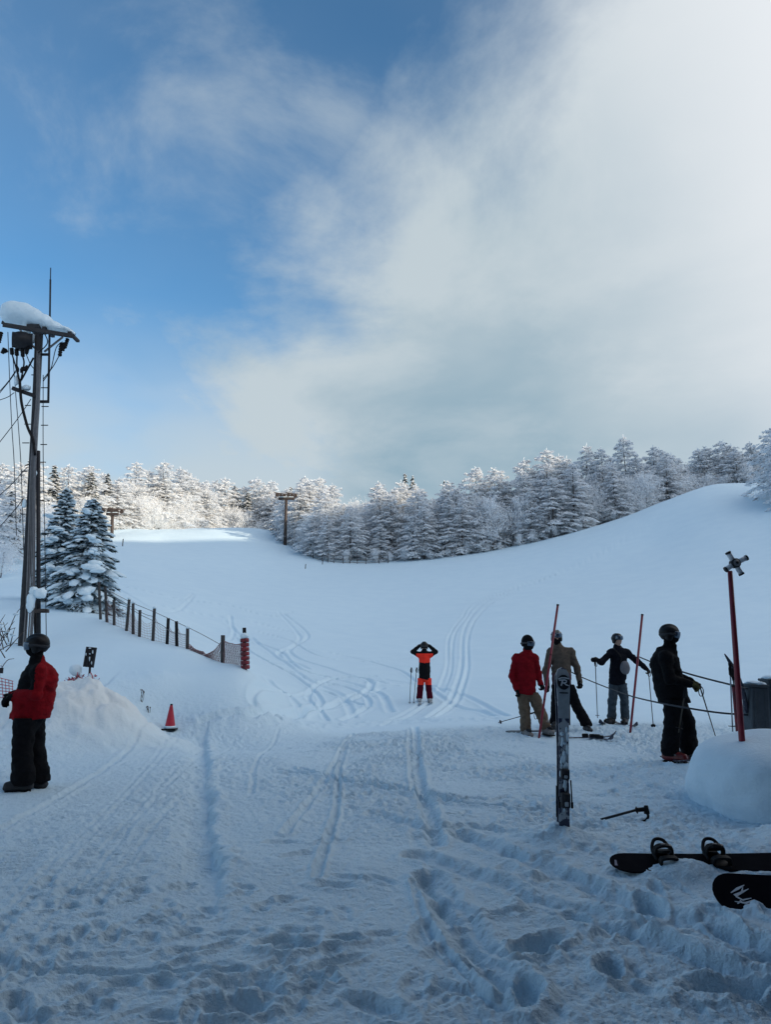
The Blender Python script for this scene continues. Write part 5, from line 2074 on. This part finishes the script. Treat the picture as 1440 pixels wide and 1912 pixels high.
def person(label, D, J, face, hface, S):
    """J: joints as (px, py, extra depth). face: torso direction, hface: head direction. S: clothing choices"""
    # depth at which the soles meet the snow
    D0, D = D, gD((J['ankL'][0] + J['ankR'][0]) / 2, (J['ankL'][1] + J['ankR'][1]) / 2 + .112 * F / D)
    D = min(max(D, D0 * .93), D0 * 1.12)
    q = {k: P(v[0], v[1], D + (v[2] if len(v) > 2 else 0)) for k, v in J.items()}
    f = unit(np.array([face[0], face[1], 0.0]))
    sd_ = np.cross(f, [0, 0, 1.0])
    foot = (q['ankL'] + q['ankR']) / 2
    t = thing('person', label, 'person', (foot[0], foot[1], min(q['ankL'][2], q['ankR'][2]) - .1))
    w = S.get('w', 1.0)
    top, chin = q['top'], q['chin']
    Hf = frame(hface)
    hc = (top + chin) / 2
    hc = hc + np.array([0, 0, .005])
    neck = chin + (q['shL'] + q['shR'] - 2 * chin) * .25
    neck[2] = max(neck[2], (q['shL'][2] + q['shR'][2]) / 2 + .03)
    shc = (q['shL'] + q['shR']) / 2
    chest = shc - np.array([0, 0, .14])
    hem = q['hem']
    pel = (q['hipL'] + q['hipR']) / 2

    limbs = [('sh', 'el', .040, .034), ('el', 'wr', .034, .026), ('hip', 'kn', .07, .05), ('kn', 'ank', .05, .036)]

    def body(p):
        ds = [cap(p, chest, pel, .115, .115, (f, 1.5)), cap(p, q['shL'], q['shR'], .05), cap(p, neck, hc - Hf[:, 1] * .02, .052)]
        for a, b, r1, r2 in limbs:
            for s in 'LR':
                ds.append(cap(p, q[a + s], q[b + s], r1, r2))
        for s in 'LR':
            ds.append(cap(p, q['ank' + s], q['toe' + s] - [0, 0, .0], .036, .03))
            dh = unit(q['wr' + s] - q['el' + s])
            ds.append(cap(p, q['wr' + s], q['wr' + s] + dh * .08, .026, .02))
        b_ = sunion(ds, .045)
        u, v, n = Hf[:, 0], Hf[:, 1], Hf[:, 2]
        h_ = sunion([ell(p, hc + n * .015, Hf, (.076, .095, .105)), ell(p, hc + v * .025 - n * .055, Hf, (.055, .065, .06))], .04)
        h_ = smin(h_, cap(p, hc + v * .088 + n * .012, hc + v * .108 - n * .026, .010, .016), .015)      # nose
        h_ = smin(h_, cap(p, hc + v * .082 - n * .058 - u * .018, hc + v * .082 - n * .058 + u * .018, .010), .012)   # mouth
        for s in (-1, 1):
            h_ = np.maximum(h_, -(np.linalg.norm(p - (hc + v * .100 + n * .018 + u * s * .032), axis=1) - .017))     # eye sockets
            h_ = np.minimum(h_, np.linalg.norm(p - (hc + v * .080 + n * .018 + u * s * .032), axis=1) - .013)
            h_ = smin(h_, cap(p, hc + u * s * .078 + n * .025, hc + u * s * .080 - n * .02, .013), .01)              # ears
        return smin(b_, h_, .03)

    pts = [q[k] for k in q]
    lo, hi = bounds(pts, .16)
    skin_ok = S.get('skin', True)
    sdf_obj('body', body, lo, hi, .0125, [M_SKIN, M_BASE], t, lambda c: np.where(((c - chin) @ Hf[:, 2] > -.01) & (np.linalg.norm(c - hc, axis=1) < .16), 0 if skin_ok else 1, 1))

    nz = S.get('wrinkle', .015)

    def wr(p, sc=(9, 9, 16), seed=0):
        return nz * perlin3(p * np.array(sc), seed) + nz * .5 * perlin3(p * np.array(sc) * 2.3, seed + 3)

    jr = S.get('jr', 1.0)
    fl = S.get('flat', 1.2)

    def jacket(p):
        L_ = hem - chest
        ds = [cap(p, chest + [0, 0, .03], chest + L_ * .55, .165 * jr, .160 * jr, (f, fl)), cap(p, chest + L_ * .5, hem + np.array([0, 0, -.02]), .158 * jr, .170 * jr, (f, fl)),
              cap(p, q['shL'] - [0, 0, .012], q['shR'] - [0, 0, .012], .078, .078)]
        d = sunion(ds, .06)
        for s in 'LR':
            d = smin(d, sunion([cap(p, q['sh' + s], q['el' + s], .078, .064), cap(p, q['el' + s], q['wr' + s], .064, .050)], .03), .035)
        d = smin(d, cap(p, neck - [0, 0, .06], neck + (chin - neck) * 1.0 - Hf[:, 1] * .03, .108, .082), .035)
        for s in 'LR':
            d = smin(d, cap(p, neck - [0, 0, .02], q['sh' + s], .070, .070), .035)
        if S.get('hood'):
            d = smin(d, ell(p, neck - f * .10 - [0, 0, .035], frame(f), (.12, .07, .09)), .04)
        d = d + wr(p)
        return np.maximum(d, hem[2] - p[:, 2] + .012 * np.sin(p[:, 0] * 19))

    jp = [chest, hem, neck, chin] + [q[a + s] for a in ('sh', 'el', 'wr') for s in 'LR']
    lo, hi = bounds(jp, .24)
    hi[2] = min(hi[2], chin[2] + .10) if S.get('armsup') is None else hi[2]
    sdf_obj('jacket', jacket, lo, hi, .0135, S['jmats'], t, (lambda c: S['jidx'](c, q, f)) if 'jidx' in S else None)

    def trousers(p):
        d = cap(p, q['hipL'], q['hipR'], .115 * w, .115 * w, (f, 1.12))
        d = smin(d, cap(p, pel, pel + np.array([0, 0, .14]), .13 * w, .13 * w, (f, 1.2)), .05)
        for s in 'LR':
            d = smin(d, sunion([cap(p, q['hip' + s], q['kn' + s], .108 * w, .088 * w), cap(p, q['kn' + s], q['ank' + s] + [0, 0, .02], .085 * w, S.get('cuff', .092) * w)], .03), .018)
        d = d + wr(p, (10, 10, 13), 5)
        return np.maximum(np.maximum(d, np.minimum(q['ankL'][2], q['ankR'][2]) - .02 - p[:, 2]), p[:, 2] - hem[2] - .03)

    lo, hi = bounds([pel + [0, 0, .14]] + [q[a + s] for a in ('hip', 'kn', 'ank') for s in 'LR'], .17)
    sdf_obj('trousers', trousers, lo, hi, .0135, S['tmats'], t, (lambda c: S['tidx'](c, q, f)) if 'tidx' in S else None)

    for s in 'LR':
        a, toe = q['ank' + s], q['toe' + s]
        d_ = unit((toe - a) * [1, 1, 0])
        zb = a[2] - .115
        heel = np.array([a[0], a[1], zb + .06]) - d_ * .05
        tp = np.array([toe[0], toe[1], zb + .05])

        def boot(p):
            d = sunion([cap(p, a + [0, 0, .10], a - [0, 0, .04], .066, .064), cap(p, heel, tp, .062, .052), cap(p, heel + d_ * .05 + [0, 0, .05], heel + d_ * .14, .06, .055)], .03)
            d = d + .004 * np.sin(p[:, 2] * 90)
            return np.maximum(d, zb - p[:, 2])
        lo, hi = bounds([a + [0, 0, .1], heel, tp], .09)
        bo = sdf_obj('boot', boot, lo, hi, .011, S['bmat'], t)
        m = MB()
        c = (heel + tp) / 2
        R = np.stack([d_, np.cross([0, 0, 1.0], d_), [0, 0, 1.0]], 1)
        m.box([c[0], c[1], zb - .006], (np.linalg.norm(tp - heel) + .075, .095, .022), R, 0, .009)
        m.build('sole', S.get('sole', M_BLACK), bo)
        if S.get('buckles'):
            m = MB()
            for k in range(3):
                b_ = a + np.array([0, 0, .07 - .05 * k]) + d_ * (.045 + .02 * k)
                m.box(b_, (.03, .13, .014), R, 0, .004)
            m.build('buckle', M_STEEL, bo)

    # gloves: palm, four fingers, thumb
    for s in 'LR':
        wp, el_ = q['wr' + s], q['el' + s]
        d_ = unit(q['ha' + s] - wp) if 'ha' + s in q else unit(wp - el_)
        n_ = np.array(S.get('palm' + s, (0, 0, -1.0)))
        n_ = unit(n_ - d_ * n_.dot(d_))
        x_ = np.cross(d_, n_)
        curl = S.get('curl' + s, 1.0)
        ts = S.get('thumb' + s, 1)

        def glove(p):
            ds = [cap(p, wp - d_ * .03, wp + d_ * .015, .046, .042), cap(p, wp + d_ * .02 - x_ * .018, wp + d_ * .085 - x_ * .024, .026, .022), cap(p, wp + d_ * .02 + x_ * .018, wp + d_ * .085 + x_ * .024, .026, .022)]
            d = sunion(ds, .02)
            for k, (o, ln) in enumerate(((-.036, .062), (-.012, .074), (.012, .070), (.035, .056))):
                b0 = wp + d_ * .085 + x_ * o
                b1 = b0 + unit(d_ * math.cos(.9 * curl) + n_ * math.sin(.9 * curl)) * ln * .5
                b2 = b1 + unit(d_ * math.cos(2.0 * curl) + n_ * math.sin(2.0 * curl)) * ln * .45
                b3 = b2 + unit(d_ * math.cos(2.7 * curl) + n_ * math.sin(2.7 * curl)) * ln * .3
                fd = np.minimum(np.minimum(cap(p, b0, b1, .0155, .0145), cap(p, b1, b2, .0145, .0135)), cap(p, b2, b3, .0135, .012))
                d = smin(d, fd, .006)
            t0 = wp + d_ * .03 + x_ * ts * .034
            t1 = t0 + unit(d_ * .7 + x_ * ts * .6 + n_ * .35) * .045
            t2 = t1 + unit(d_ * .6 + n_ * .8 - x_ * ts * .3) * .035
            return smin(d, np.minimum(cap(p, t0, t1, .018, .0155), cap(p, t1, t2, .0155, .013)), .01)
        lo, hi = bounds([wp - d_ * .03, wp + d_ * .12], .085)
        sdf_obj('glove', glove, lo, hi, .0068, S['gmat'], t)

    # headgear
    u, v, n = Hf[:, 0], Hf[:, 1], Hf[:, 2]
    hr = S.get('hr', (.108, .130, .120))
    hcc = hc + n * .022 - v * .008

    def helmet(p):
        qf, qu = (p - hcc) @ v, (p - hcc) @ n
        d = ell(p, hcc, Hf, hr)
        d = np.maximum(d, -(qu + .062 - .42 * qf))
        for sgn in (-1, 1):
            d = smin(d, ell(p, hcc + u * sgn * .088 - n * .060 - v * .012, Hf, (.024, .045, .052)), .015)
        if S.get('ridges', True):
            d = d + .004 * np.cos(((p - hcc) @ u) * 95) * sstep(qu, .03, .09)
        return d
    lo, hi = bounds([hcc], .16)
    if S.get('beanie'):
        def helmet(p):
            qf, qu = (p - hcc) @ v, (p - hcc) @ n
            d = ell(p, hcc + n * .012, Hf, (.098, .114, .125))
            d = np.maximum(d, -(qu + .055 - .38 * qf))
            band = np.maximum(ell(p, hcc, Hf, (.106, .122, .13)), np.abs(qu + .022 - .38 * qf) - .028)
            return smin(d, band, .012) + .003 * perlin3(p * 60)
        sdf_obj('beanie', helmet, lo, hi, .0095, S['hmat'], t)
    else:
        sdf_obj('helmet', helmet, lo, hi, .0095, S['hmat'], t)
    if S.get('goggles', True):
        gu = S.get('gup', 0.0)

        def lens(p):
            qf, qu, qs = (p - hcc) @ v, (p - hcc) @ n - gu, (p - hcc) @ u
            d = ell(p, hcc + v * .010, Hf, (hr[0] * .98, hr[1] * 1.02, .16))
            return np.maximum(np.maximum(d, np.abs(qu + .022 + .010 * np.exp(-(qs / .02) ** 2)) - .043), .052 - qf)

        def gstrap(p):
            qf, qu = (p - hcc) @ v, (p - hcc) @ n - gu
            d = ell(p, hcc, Hf, (hr[0] * 1.035, hr[1] * 1.03, hr[2] * 1.035))
            return np.maximum(np.maximum(d, np.abs(qu + .014 - .15 * np.minimum(qf, 0)) - .017), qf - .07)
        sdf_obj('goggles', lens, lo, hi, .0085, M_LENS, t)
        sdf_obj('goggle_strap', gstrap, lo, hi, .0085, M_STRAP, t)
    if S.get('mask'):
        def mask(p):
            return np.maximum(sunion([ell(p, hc + v * .022 - n * .045, Hf, (.078, .092, .075)), cap(p, hc - n * .08 - v * .01, neck - [0, 0, .03], .064, .064)], .03), (p - hc) @ n - (-.012)) + .003 * perlin3(p * 30)
        lo2, hi2 = bounds([hc, neck], .14)
        sdf_obj('face_mask', mask, lo2, hi2, .0105, S['mask'], t)
    return t, q, D / D0



# the thick snow cap on the utility pole's crossarms, one soft mass
CAPS = [(P(x, y, 20.0), (rx * 20 / F, min(.40, rx * 20 / F * 1.2), rz * 20 / F)) for x, y, rx, rz in
        ((26, 585, 23, 23), (14, 584, 13, 20), (44, 587, 24, 22), (62, 594, 22, 19), (80, 602, 20, 15), (98, 611, 19, 10), (116, 618, 17, 7), (130, 622, 9, 5), (50, 614, 8, 14), (60, 632, 7, 12))]


def _cap(p):
    d = sunion([ell(p, c, np.eye(3), r) for c, r in CAPS], .10)
    return d + .02 * perlin3(p * 4.0) + .01 * perlin3(p * 11.0, 2)


_l, _h = bounds([c for c, _ in CAPS], .5)
sdf_obj('snow_cap', _cap, _l, _h, .03, M_SNOW, POLE)

M_JRED = fabric('red_shell_fabric', (0.30, 0.008, 0.014))
M_JRED2 = fabric('dark_red_shell_fabric', (0.24, 0.007, 0.014))
M_JBLK = fabric('black_shell_fabric', (0.010, 0.010, 0.012))
M_NAVY = fabric('navy_shell_fabric', (0.009, 0.010, 0.016))
M_TAN = fabric('tan_trouser_fabric', (0.17, 0.125, 0.09))
M_BEIGE = fabric('beige_shell_fabric', (0.135, 0.108, 0.088))
M_PINK = fabric('dusty_pink_fabric', (0.15, 0.085, 0.10))
M_JEANS = fabric('grey_blue_denim', (0.065, 0.085, 0.105))
M_ORANGE = fabric('orange_red_fabric', (1.0, 0.05, 0.03), .1)
M_MAROON = fabric('maroon_fabric', (0.085, 0.005, 0.018))
M_GOLD = fabric('yellow_grey_glove', (0.13, 0.12, 0.055))
M_BOOTR = mat('red_boot_shell', (0.16, 0.012, 0.012), 0.35, .4, 12)
M_BOOTW = mat('white_boot_shell', (0.5, 0.51, 0.53), 0.4, .5, 14)
M_BOOTB = mat('black_boot', (0.016, 0.016, 0.02), 0.6, .4, 16)
M_BOOTT = mat('pale_boot', (0.24, 0.22, 0.21), 0.6, .5, 16)

# 1: red and black jacket at the left, seen from the side
def j1(c, q, f):
    sh = (q['shL'] + q['shR']) / 2
    fr = (c - sh) @ f
    k = (c[:, 2] > sh[2] - .20) & (fr > -.02) & (fr < .22)
    return np.where(k, 1, 0)


person('person in a red jacket and black trousers standing in profile at the left edge', 8.3,
       dict(top=(71, 1183), chin=(64, 1231), shL=(72, 1254, -.17), shR=(76, 1250, .17), elL=(66, 1296, -.24), elR=(58, 1297, .26), wrL=(24, 1301, -.14), wrR=(22, 1298, .10), haL=(5, 1309, -.10), haR=(6, 1306, .06),
            hem=(54, 1343), hipL=(47, 1340, -.10), hipR=(61, 1342, .10), knL=(41, 1402, -.13), knR=(65, 1402, .10), ankL=(43, 1456, -.14), ankR=(72, 1455, .12), toeL=(14, 1466, -.20), toeR=(48, 1462, .16)),
       (-.96, -.18), (-.98, -.12, -.02),
       dict(jmats=[M_JRED, M_JBLK], jidx=j1, tmats=[M_JBLK], bmat=M_BOOTB, gmat=M_JBLK, hmat=M_HELM, mask=M_JBLK, w=1.22, jr=1.24, flat=1.0, cuff=.104, curlL=.6, curlR=.6, hr=(.112, .138, .122)))


# 2: distant skier seen from behind, hands on the head
def j2(c, q, f):
    sh = (q['shL'] + q['shR']) / 2
    x = np.abs(c[:, 0] - sh[0])
    z = c[:, 2] - sh[2]
    return np.where((z > -.25 + x * .15) & (z < .03) & (x < .25), 1, 0)


def t2(c, q, f):
    return np.where(c[:, 2] > (q['knL'][2] + q['knR'][2]) / 2 + .11, 0, 1)


t_, q2, k2 = person('person seen from behind with both hands on the helmet, orange-red yoke on a black jacket', 21.9,
                dict(top=(792.5, 1199), chin=(792.5, 1215, .02), shL=(782, 1222), shR=(804, 1222), elL=(771, 1217, .04), elR=(814, 1217, .04), wrL=(783, 1206, .10), wrR=(802, 1206, .10), haL=(788, 1203, .12), haR=(797, 1203, .12),
                     hem=(793, 1268), hipL=(787, 1264), hipR=(799, 1264), knL=(785, 1286), knR=(801, 1286), ankL=(783.5, 1303.5), ankR=(803, 1303.5), toeL=(783, 1302, .22), toeR=(804, 1302, .22)),
                (0.02, 1), (0, .98, -.1),
                dict(jmats=[M_JBLK, M_ORANGE], jidx=j2, tmats=[M_ORANGE, M_MAROON], tidx=t2, bmat=M_BOOTW, gmat=M_JBLK, hmat=M_HELM, armsup=True, curlL=.5, curlR=.5, palmL=(.5, .3, -.8), palmR=(-.5, .3, -.8), w=1.0, wrinkle=.006))

# 3: red jacket and tan trousers
person('person in a plain red jacket and tan trousers with a dark beanie and goggles', 13.2,
       dict(top=(984, 1189), chin=(988, 1215), shL=(965, 1228), shR=(998, 1229), elL=(957, 1262, -.03), elR=(1005, 1258, .02), wrL=(966, 1288, -.08), wrR=(1010, 1276, -.06), haL=(971, 1297, -.10), haR=(1014, 1284, -.1),
            hem=(983, 1296), hipL=(976, 1293), hipR=(994, 1292), knL=(981, 1331), knR=(1009, 1328), ankL=(982, 1363), ankR=(1020, 1358, -.05), toeL=(991, 1365, -.20), toeR=(1031, 1361, -.22)),
       (.42, -.9), (.75, -.62, -.06),
       dict(jmats=[M_JRED2], tmats=[M_TAN], bmat=M_BOOTT, gmat=M_JBLK, hmat=M_JBLK, beanie=True, mask=M_JBLK, hood=True, w=1.06, cuff=.088, jr=1.10, skin=False))


# 4: beige and pink jacket
def j4(c, q, f):
    zm = q['hem'][2] + .25
    arm = np.abs(c[:, 0] - q['hem'][0]) > .20
    return np.where((c[:, 2] < zm) & ~arm, 1, 0)


person('person in a beige and dusty pink jacket with black trousers standing behind the planted skis', 13.6,
       dict(top=(1038, 1176), chin=(1042, 1204), shL=(1029, 1218), shR=(1066, 1217), elL=(1019, 1254, -.03), elR=(1078, 1248, .02), wrL=(1023, 1281, -.08), wrR=(1083, 1274, -.04), haL=(1024, 1292, -.08), haR=(1084, 1284, -.05),
            hem=(1050, 1281), hipL=(1043, 1280), hipR=(1061, 1280), knL=(1039, 1315), knR=(1078, 1320), ankL=(1038, 1348, .05), ankR=(1096, 1354, -.12), toeL=(1033, 1353, -.2), toeR=(1102, 1360, -.35)),
       (.10, -1), (-.1, -.99, -.08),
       dict(jmats=[M_BEIGE, M_PINK], jidx=j4, tmats=[M_JBLK], bmat=M_BOOTB, gmat=M_JBLK, hmat=mat('helmet_grey', (.10, .11, .10), .3, .3, 6), mask=M_JBLK, gup=.045, hood=True, jr=1.10, cuff=.10, w=1.08))

# 5: navy jacket, jeans, arms spread on two poles
t_, q5, k5 = person('person in a navy jacket and grey jeans with arms spread on two ski poles', 14.8,
                dict(top=(1152, 1182), chin=(1155, 1207), shL=(1141, 1219), shR=(1170, 1218), elL=(1124, 1236, -.10), elR=(1191, 1235, -.05), wrL=(1113, 1231, -.22), wrR=(1207, 1248, -.12), haL=(1107, 1229, -.30), haR=(1213, 1254, -.18),
                     hem=(1153, 1278), hipL=(1148, 1276), hipR=(1161, 1276), knL=(1144, 1310, -.05), knR=(1167, 1310, -.05), ankL=(1143, 1341), ankR=(1168, 1341), toeL=(1137, 1344, -.22), toeR=(1166, 1345, -.26)),
                (.05, -1), (.5, -.86, 0),
                dict(jmats=[M_NAVY], tmats=[M_JEANS], bmat=M_BOOTB, gmat=M_JBLK, hmat=M_HELM, goggles=True, gup=.04, w=1.0, jr=1.06, cuff=.092, buckles=True, curlL=1.0, curlR=1.0, palmL=(0, 0, -1), palmR=(0, 0, -1), hr=(.110, .128, .112)))

# 6: all black, in profile, leaning on poles
t_, q6, k6 = person('person all in black with yellowish gloves and red ski boots, in profile facing right', 9.4,
                dict(top=(1246, 1164), chin=(1257, 1207), shL=(1240, 1224, .16), shR=(1243, 1227, -.17), elL=(1262, 1264, .22), elR=(1251, 1268, -.24), wrL=(1290, 1272, .16), wrR=(1289, 1277, -.16), haL=(1305, 1277, .14), haR=(1306, 1281, -.16),
                     hem=(1260, 1310), hipL=(1263, 1306, .09), hipR=(1258, 1306, -.09), knL=(1283, 1350, .12), knR=(1257, 1352, -.10), ankL=(1288, 1405, .10), ankR=(1252, 1403, -.06), toeL=(1308, 1417, -.06), toeR=(1278, 1416, -.18)),
                (.95, -.25), (.95, -.18, -.06),
                dict(jmats=[M_JBLK], tmats=[M_JBLK], bmat=M_BOOTR, gmat=M_GOLD, hmat=M_HELM, mask=M_JBLK, w=1.18, jr=1.14, flat=1.0, cuff=.096, buckles=True, curlL=.9, curlR=.9, hr=(.108, .130, .118), hood=True))

# things the people carry
c5 = P(1168, 1247, 14.62 * k5)
t = thing('shoulder_bag', 'pale grey shoulder bag hanging at the front of the person in the navy jacket', 'bag', c5)
m = MB()
m.blob(c5, (.105, .06, .145), 3, .08, 1.2, 2, None, 0, -.9)
m.build('pouch', mat('bag_cloth', (0.155, 0.15, 0.165), .8, .2, 12, .4, 40), t, True)
m = MB()
m.tube(spline([c5 + [-.08, 0, .11], P(1160, 1226, 14.60 * k5), P(1149, 1213, 14.66 * k5), P(1146, 1211, 14.85 * k5)], 4), .012, 6)
m.build('strap', M_BLACK, t, True)

ski_pole('ski pole under the raised outstretched arm of the person in jeans', q5['wrL'] + [-.03, -.07, -.01], P(1116.5, 1341, 14.5 * k5), M_DARK)
ski_pole('ski pole under the lowered arm of the person in jeans, next to a red pole', q5['wrR'] + [.03, -.06, -.03], P(1221, 1359, gD(1221, 1359)), M_DARK)
ski_pole('ski pole slanting forward from the gloves of the person all in black', P(1307, 1279, 9.25 * k6), P(1342, 1391, gD(1342, 1393)), M_DARK)
ski_pole('ski pole hanging straight down beside the legs of the person all in black', P(1281, 1285, 9.12 * k6), P(1268, 1368, 9.15 * k6), mat('pole_bronze', (.06, .045, .03), .4), strap=False)
D2_ = gD(768, 1314)
g = P(768.5, 1247, D2_)
ski_pole('ski pole standing in the snow, farther left of the person seen from behind', g, P(765, 1315, D2_), M_DARK)
ski_pole('ski pole standing in the snow close to the leg of the person seen from behind', P(778.5, 1247, D2_ + .05), P(772.5, 1315, D2_ + .05), M_DARK)
for sgn, lab in ((-1, 'white-edged ski under the left boot of the person seen from behind'), (1, 'white-edged ski under the right boot of the person seen from behind')):
    x = P(793 + sgn * 10, 1312, 21.9 * k2)[0]
    lying_ski(lab, (x, 21.9 * k2 - .6), (x + .05, 21.9 * k2 + .9), .10, M_SKIGREY)
# skis and a pole lying round the group
for lab, a, e, mm in (('long dark ski lying by the boots of the person in the beige jacket', (1058, 1381), (1152, 1378), M_SKIDARK), ('dark ski lying just in front of the long one', (1098, 1379), (1146, 1385), M_SKIDARK)):
    D1, D2 = gD(*a), gD(*e)
    A_, E_ = P(a[0], a[1], D1), P(e[0], e[1], D2)
    lying_ski(lab, A_[:2], E_[:2], .10, mm)
A_, E_ = P(1000, 1330, gD(931, 1351) - .5), P(931, 1351, gD(931, 1351))
ski_pole('ski pole slanting down behind the legs of the person in tan trousers', A_, [E_[0], E_[1], gz(E_[0], E_[1]) + .02], M_DARK)
for lab, (x, y), dx in (('short dark ski under the front boot of the person in jeans', (1138, 1352), -.35), ('short dark ski under the other boot of the person in jeans', (1168, 1354), .05)):
    p = P(x, y, gD(x, y))
    lying_ski(lab, (p[0] - dx * .6, p[1] + .6), (p[0] + dx, p[1] - .6), .10, M_SKIDARK)
for lab, (x, y) in (('short ski under the rear red boot of the person all in black', (1262, 1418)), ('ski under the front red boot of the person all in black', (1290, 1424))):
    p = P(x, y, gD(x, y))
    lying_ski(lab, (p[0] - .10, p[1] + .25), (p[0] + .34, p[1] - .30), .085, M_SKIDARK)
x, y = P(972, 1368, gD(972, 1368))[:2]
t = thing('snowboard', 'dark blue snowboard under the boots of the person in tan trousers', 'snowboard', (x, y, gz(x, y)))
m = MB()
U = unit(np.array([1, -.12, 0.03]))
m.prism(board_outline(1.0, .24), np.array([x + .25, y + .05, gz(x, y) + .02]), U, unit(np.array([.12, 1, 0])), np.array([0, 0, 1.0]), .014)
m.build('deck', mat('board_blue', (.03, .06, .09), .5), t)
